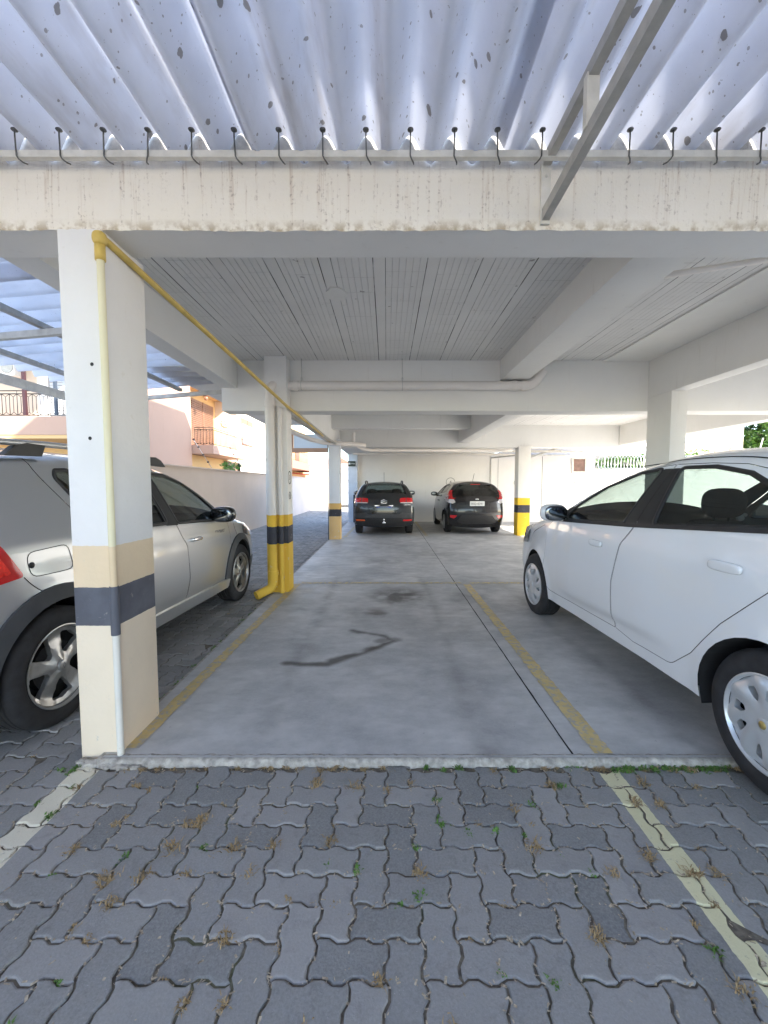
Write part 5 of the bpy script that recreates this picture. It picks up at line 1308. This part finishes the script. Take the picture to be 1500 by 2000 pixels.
# ---- white saloon (right)
zb = lambda x: 1.175-.055*np.clip(x/2.0, -.3, 1.3)
sp = dict(wb=2.67, rt=.325, ra=.372, hw=.885, zb=zb, zr=1.53, wr=.60, zs=.265, wy=.868, paint='carwhite', kf=.17, kr=.12, br=.12, bf=.22,
    outline=[(-.98, .30), (-1.06, .5), (-1.08, .75), (-1.06, .98), (-1.0, 1.13), (-.86, 1.19), (-.62, 1.26), (-.40, 1.37), (-.12, 1.47), (.25, 1.54), (.65, 1.57), (1.0, 1.555), (1.35, 1.49), (1.72, 1.345), (2.05, 1.19), (2.30, 1.085), (2.60, 1.03), (2.95, .94), (3.22, .81), (3.34, .66), (3.37, .48), (3.30, .28)],
    windows=[('w', [(2.00, 1.08), (1.85, 1.20), (1.56, 1.365), (1.25, 1.465), (1.04, 1.49), (1.10, 1.125)]), ('w', [(.80, 1.14), (.88, 1.488), (.62, 1.485), (.36, 1.44), (.14, 1.35), (.04, 1.20)]), ('w', [(.00, 1.205), (.09, 1.325), (-.06, 1.26), (-.16, 1.215)])],
    doors=[[(1.148, .37, .01), (1.163, .70), (1.096, .98), (.97, 1.13), (.947, 1.52, .01), (1.20, 1.50), (1.62, 1.37), (1.92, 1.21), (2.12, 1.09), (2.36, 1.0), (2.40, .55), (2.30, .36)],
           [(.58, .35), (.42, .48), (.24, .70), (-.02, .95), (-.24, 1.16), (-.16, 1.28), (.02, 1.38), (.20, 1.45), (.42, 1.498), (.66, 1.515), (.943, 1.52, .01), (.966, 1.13), (1.092, .98), (1.159, .70), (1.144, .37, .01), (.95, .34)]],
    gaps=[[(1.30, 1.52), (1.26, 1.545)], [(2.45, .985), (2.62, .93), (2.80, .86), (2.9, .74)]],
    windshield=((1.40, 1.48), (2.22, 1.115), .93), rearglass=((-.84, 1.20), (-.24, 1.44), .86),
    pillars=[[(1.09, 1.105), (1.03, 1.492), (.948, 1.492), (.965, 1.11)], [(.961, 1.11), (.944, 1.492), (.885, 1.492), (.81, 1.12)], [(2.0, 1.075), (1.86, 1.20), (1.93, 1.19), (2.17, 1.07), (2.16, 1.05)]],
    seats=[(1.12, 'f'), (.10, 'r')], dash=1.98, hrz=1.27, creases=[(lambda x: 1.0+.02*np.clip(1.5-x, -1, 2), .006, .035, -.8, 2.9), (lambda x: .47-.03*x, -.012, .014, .55, 2.1)], seal=.018)
a, b = (1.672, 1.79), (1.572, 4.46); th = heading(a, b); off = .868
loc = (a[0]+math.sin(th)*off, a[1]-math.cos(th)*off, .018)
car = Car(sp, 'parked_saloon', 'white four-door saloon parked on the right, its silver hub-capped rear wheel on the pavers', 'car', loc, th); car.build_body()
for hx, sgn in ((0, 1), (0, -1), (sp['wb'], 1), (sp['wb'], -1)): car.wheel(hx, sgn, 'cap', .212, 'hubcap', 'drum')
car.mirror(2.02, 1.115, 'carwhite', (.075, .115, .08), .11)
car.handle(1.38, .945, 'carwhite', 0, .085, False, .024); car.handle(.24, .985, 'carwhite', 1, .098, False, .026)
car.side_shell('belt_trim', [fillet([(2.18, 1.045), (2.17, 1.07), (1.05, 1.125), (-.22, 1.205), (-.22, 1.185), (1.05, 1.10)], .003)], 'black', .006, thick=.006, one=True)
for sgn in (1, -1):
    pl = fillet([(2.98, .74), (3.29, .70), (3.26, .80), (3.12, .90), (2.93, .95), (2.90, .88)], .02)
    P3, F3 = car.sidegeo(pl, sgn, .007); car.add('headlamp', P3, F3, 'headlamp')
    pl = fillet([(-1.04, .82), (-.74, .85), (-.80, 1.08), (-1.02, 1.08)], .02)
    P3, F3 = car.sidegeo(pl, sgn, .007); car.add('tail_lamp', P3, F3, 'redlamp')
    mb = MB(); mb.box(.37, sgn*.62-.1, .17, .42, sgn*.62+.1, .30); mb.build('mud_flap', 'black', car.root, False, True)
mb = MB(); mb.lathe([(0, 0), (.017, 0), (.019, -.004)], (0, sp['wy']+.0165, sp['rt']), (0, 1, 0), 16); mb.build('wheel_emblem', simple('gold_badge', (.55, .42, .15), .35, .6), car.root, True, True)
# roof aerial
mb = MB(); mb.tube([(-.15, 0, 1.51), (-.45, 0, 1.72)], .005, 6); mb.build('aerial', 'black', car.root, True, True)
for sgn in (1, -1):
    g = catmull([(1.30, 1.522), (.9, 1.548), (.45, 1.535), (.1, 1.47), (-.15, 1.38)], .03); rbp = np.array(ribbon(g, .006)); k = len(g); P3 = car.side_pt(rbp, sgn, .0012); car.add('roof_ditch', P3, [(i, i+1, 2*k-2-i, 2*k-1-i) for i in range(k-1)], 'gap')

# ---- dark grey crossover (seen from behind)
sp = dict(wb=2.55, rt=.325, ra=.37, hw=.845, zb=1.08, zr=1.40, wr=.60, zs=.27, wy=.815, paint='cargrey', kf=.14, kr=.07, br=.09, bf=.18, glass='glass', rglass='glass',
    outline=[(-.68, .28), (-.74, .42), (-.76, .62), (-.74, .82), (-.69, .98), (-.60, 1.10), (-.46, 1.27), (-.36, 1.37), (-.2, 1.40), (.3, 1.425), (.8, 1.43), (1.2, 1.40), (1.55, 1.29), (1.95, 1.10), (2.2, 1.0), (2.7, .93), (3.05, .82), (3.18, .66), (3.2, .45), (3.12, .28)],
    windows=[('w', [(1.10, 1.09), (1.05, 1.36), (1.3, 1.33), (1.6, 1.21), (1.85, 1.07)]), ('w', [(.30, 1.09), (.28, 1.37), (.95, 1.375), (1.0, 1.09)])],
    doors=[[(1.12, .38), (1.1, 1.02), (1.01, 1.1), (1.0, 1.385), (1.3, 1.365), (1.7, 1.2), (2.0, 1.03), (2.1, .4)]], windshield=((1.35, 1.36), (1.95, 1.10), .90), rearglass=((-.60, 1.10), (-.375, 1.355), .86),
    seats=[(1.1, 'f'), (.3, 'r')], dash=1.9, hrz=1.17, seal=.018)
car = Car(sp, 'parked_crossover', 'dark grey crossover with roof bars and a tow ball parked facing the back wall', 'car', (-.07, 12.06, ZS), R(90)); car.build_body()
for hx, sgn in ((0, 1), (0, -1), (sp['wb'], 1), (sp['wb'], -1)): car.wheel(hx, sgn, 'plain', .215, 'alloy', 'well')
car.side_shell('arch_cladding', [arch_ring(0, .367, .43, .28, .325), arch_ring(sp['wb'], .367, .43, .28, .325)], 'clad', .018, thick=.03, one=True)
Y_ = lambda px: -(px-(-.0))             # picture right is -y here
for sgn in (1, -1):
    car.project('tail_lamp', [fillet([(sgn*.42, .90), (sgn*.43, 1.015), (sgn*.60, 1.03), (sgn*.795, 1.01), (sgn*.815, .895)], .03)], 'redlamp', .012, thick=.014)
    car.project('lamp_divider', [fillet([(sgn*.585, .90), (sgn*.585, 1.03), (sgn*.605, 1.03), (sgn*.605, .90)], .002)], 'black', .016)
    car.project('reversing_strip', [fillet([(sgn*.44, .885), (sgn*.44, .905), (sgn*.80, .905), (sgn*.80, .885)], .002)], 'clearlamp', .017)
    car.project('reflector', [fillet([(sgn*.50, .41), (sgn*.52, .45), (sgn*.76, .45), (sgn*.74, .41)], .01)], 'orange' if sgn > 0 else 'redlamp', .014)
    car.project('bumper_corner', [fillet([(sgn*.42, .35), (sgn*.48, .49), (sgn*.80, .50), (sgn*.80, .34)], .02)], 'black', .008)
car.project('lower_bumper', [fillet([(-.60, .29), (-.60, .35), (-.42, .47), (.42, .47), (.60, .35), (.60, .29)], .02)], 'black', .010)
car.project('bumper', [fillet([(-.80, .50), (-.80, .60), (-.50, .64), (-.42, .59), (.42, .59), (.50, .64), (.80, .60), (.80, .50)], .02)], 'clad', .012, thick=.014)
car.project('plate_recess', [fillet([(-.34, .60), (-.40, .79), (.40, .79), (.34, .60)], .02)], 'blackgloss', .006)
mb = MB(); mb.bbox(-.845, -.21, .665, -.832, .20, .80, .003); o = mb.build('number_plate', 'plate', car.root, False, True)
mb = MB(); mb.box(-.8475, -.205, .765, -.8455, .195, .796); mb.build('plate_band', 'plateb', o, False, True)
m_ = Matrix(((0, 0, -1, -.8465), (-1, 0, 0, 0), (0, 1, 0, .712), (0, 0, 0, 1))); text_mesh('IZW5I92', .092, 'ink', 'lettering', o, m_, .001, True)
mb = MB(); mb.bbox(-.835, -.25, .805, -.818, .25, .835, .004); mb.build('tailgate_trim', 'chrome', car.root, False, True)
def zinf(y_, z_):
    loc_, nrm, _, _ = car.bvh.ray_cast(Vector((-6, y_, z_)), Vector((1, 0, 0))); return loc_
mb = MB()       # double chevron
for dz in (0, -.04):
    for sgn in (1, -1):
        a_ = zinf(0, .985+dz); b_ = zinf(sgn*.085, .94+dz); mb.bar(a_+Vector((-.012, 0, 0)), b_+Vector((-.012, 0, 0)), .012, .02, up=(0, 0, 1))
mb.build('chevron_badge', 'chrome', car.root, False, True)
l_ = zinf(0, .885); m_ = Matrix(((0, 0, -1, l_.x-.010), (-1, 0, 0, 0), (0, 1, 0, .885), (0, 0, 0, 1))); text_mesh('CITROËN', .036, 'chrome', 'lettering', car.root, m_, .001, True)
l_ = zinf(-.6, .84); m_ = Matrix(((0, 0, -1, l_.x-.012), (-1, 0, 0, -.62), (0, 1, 0, .845), (0, 0, 0, 1))); text_mesh('CACTUS', .05, 'chrome', 'lettering', car.root, m_, .001, True)
mb = MB(); mb.tube([(-.70, 0, .36), (-.92, 0, .37), (-.93, 0, .42)], .016, 8); mb.sell((-.93, 0, .455), (.028, .028, .028), 1, 8, 12); mb.sell((-.90, 0, .37), (.04, .05, .02), .5); mb.build('tow_ball', 'chrome', car.root, True, True)
mb = MB(); mb.tube([(-.5, -.3, .27), (-.66, -.3, .26)], .028, 10); mb.build('exhaust', 'steel', car.root, True, True)
for sgn in (1, -1):
    mb = MB(); mb.tube([(-.30, sgn*.52, 1.41), (-.15, sgn*.52, 1.475), (.4, sgn*.52, 1.49), (.9, sgn*.52, 1.48), (1.05, sgn*.52, 1.43)], [.014, .02, .02, .02, .014], 8); mb.build('roof_rail', 'black', car.root, True, True)
mb = MB(); mb.tube([(-.12, 0, 1.43), (-.42, 0, 1.72)], .005, 6); mb.sell((-.12, 0, 1.445), (.04, .022, .02), .8); mb.build('aerial', 'black', car.root, True, True)
mb = MB(); mb.bbox(-.47, -.45, 1.365, -.30, .45, 1.395, .01); mb.build('roof_spoiler', 'cargrey', car.root, True, True)
car.mirror(1.80, 1.10, 'black', (.07, .11, .07), .09)

# ---- black hatchback (seen from behind, its left side showing)
sp = dict(wb=2.48, rt=.31, ra=.355, hw=.825, zb=lambda x: 1.13-.07*np.clip(x/2, -.2, 1.2), zr=1.42, wr=.55, zs=.24, wy=.80, paint='carblack', kf=.15, kr=.09, br=.11, bf=.18, glass='glassd', rglass='glassd',
    outline=[(-.60, .24), (-.68, .40), (-.71, .60), (-.69, .80), (-.66, .96), (-.58, 1.08), (-.46, 1.27), (-.38, 1.38), (-.2, 1.425), (.3, 1.455), (.8, 1.455), (1.2, 1.41), (1.55, 1.28), (1.95, 1.08), (2.15, .98), (2.6, .88), (2.95, .74), (3.06, .58), (3.06, .40), (3.0, .24)],
    windows=[('w', [(1.05, 1.12), (.98, 1.375), (1.22, 1.345), (1.55, 1.20), (1.86, 1.05)]), ('w', [(.0, 1.19), (.10, 1.36), (.5, 1.39), (.88, 1.385), (.93, 1.13)])],
    doors=[[(1.05, .34), (1.02, 1.0), (.96, 1.12), (.93, 1.40), (1.25, 1.375), (1.65, 1.2), (1.98, 1.02), (2.05, .36)], [(.42, .40), (.15, .75), (-.1, 1.0), (-.06, 1.2), (.07, 1.39), (.5, 1.41), (.91, 1.405), (.94, 1.12), (1.0, 1.0), (1.03, .34), (.5, .34)]],
    windshield=((1.3, 1.36), (1.95, 1.08), .9), rearglass=((-.62, 1.03), (-.40, 1.36), .92), seats=[(1.0, 'f'), (.2, 'r')], dash=1.8, hrz=1.17, seal=.012)
car = Car(sp, 'parked_hatchback', 'glossy black hatchback with tall red tail lamps beside the dark grey crossover', 'car', (2.49, 12.33, ZS), R(90)); car.build_body()
for hx, sgn in ((0, 1), (0, -1), (sp['wb'], 1), (sp['wb'], -1)): car.wheel(hx, sgn, 'plain', .20, 'alloy', 'well')
for sgn in (1, -1):
    pl = fillet([(-.56, .99), (-.42, 1.00), (-.40, 1.10), (-.385, 1.24), (-.44, 1.25), (-.54, 1.10)], .015)
    car.project('tail_lamp', [fillet([(sgn*.56, 1.03), (sgn*.58, 1.10), (sgn*.63, 1.22), (sgn*.70, 1.22), (sgn*.80, 1.02), (sgn*.80, .98), (sgn*.62, .98)], .02)], 'redlamp', .012, thick=.014, extra=[car.sidegeo(pl, sgn, .010)])
    car.project('reversing_lamp', [fillet([(sgn*.58, .90), (sgn*.62, .975), (sgn*.80, .975), (sgn*.76, .89), (sgn*.66, .86)], .015)], 'clearlamp', .012, thick=.014)
    car.project('reflector', [fillet([(sgn*.56, .50), (sgn*.54, .54), (sgn*.72, .545), (sgn*.72, .48), (sgn*.62, .45)], .01)], 'redlamp', .012)
    car.handle(1.18, .90, 'carblack', 0, .08) if sgn > 0 else None
car.project('bumper_insert', [fillet([(-.56, .36), (-.42, .54), (.42, .54), (.56, .36), (.4, .30), (-.4, .30)], .02)], 'black', .008)
car.project('bumper_line', [fillet([(-.66, .74), (-.66, .745), (.66, .745), (.66, .74)], 0), fillet([(-.40, .56), (-.40, .566), (.40, .566), (.40, .56)], 0)], 'gap', .003)
l_ = car.bvh.ray_cast(Vector((-6, 0, .86)), Vector((1, 0, 0)))[0]
mb = MB(); mb.bbox(l_.x-.018, -.20, .80, l_.x-.004, .20, .93, .003); o = mb.build('number_plate', 'plate', car.root, False, True)
m_ = Matrix(((0, 0, -1, l_.x-.0185), (-1, 0, 0, 0), (0, 1, 0, .857), (0, 0, 0, 1))); text_mesh('IXQ-0391', .085, 'ink', 'lettering', o, m_, .001, True)
mb = MB(); mb.sell((l_.x-.012+.03, 0, .985), (.02, .055, .02), .9); mb.build('oval_badge', 'chrome', car.root, True, True)
mb = MB(); mb.tube([(-.10, 0, 1.45), (-.36, 0, 1.70)], .005, 6); mb.build('aerial', 'black', car.root, True, True)
mb = MB(); mb.bbox(-.50, -.46, 1.375, -.30, .46, 1.41, .012); o = mb.build('roof_spoiler', 'carblack', car.root, True, True)
mb = MB(); mb.bbox(-.515, -.13, 1.385, -.495, .13, 1.402, .003); mb.build('brake_light', 'redlamp', o, False, True)
mb = MB(); mb.bar((-.60, .0, 1.08), (-.575, -.36, 1.12), .014, .014); mb.build('rear_wiper', 'black', car.root, False, True)
mb = MB(); mb.tube([(-.45, -.42, .25), (-.62, -.42, .24)], .026, 10); mb.build('exhaust', 'steel', car.root, True, True)
car.mirror(1.72, 1.07, 'carblack', (.07, .11, .07), .10)
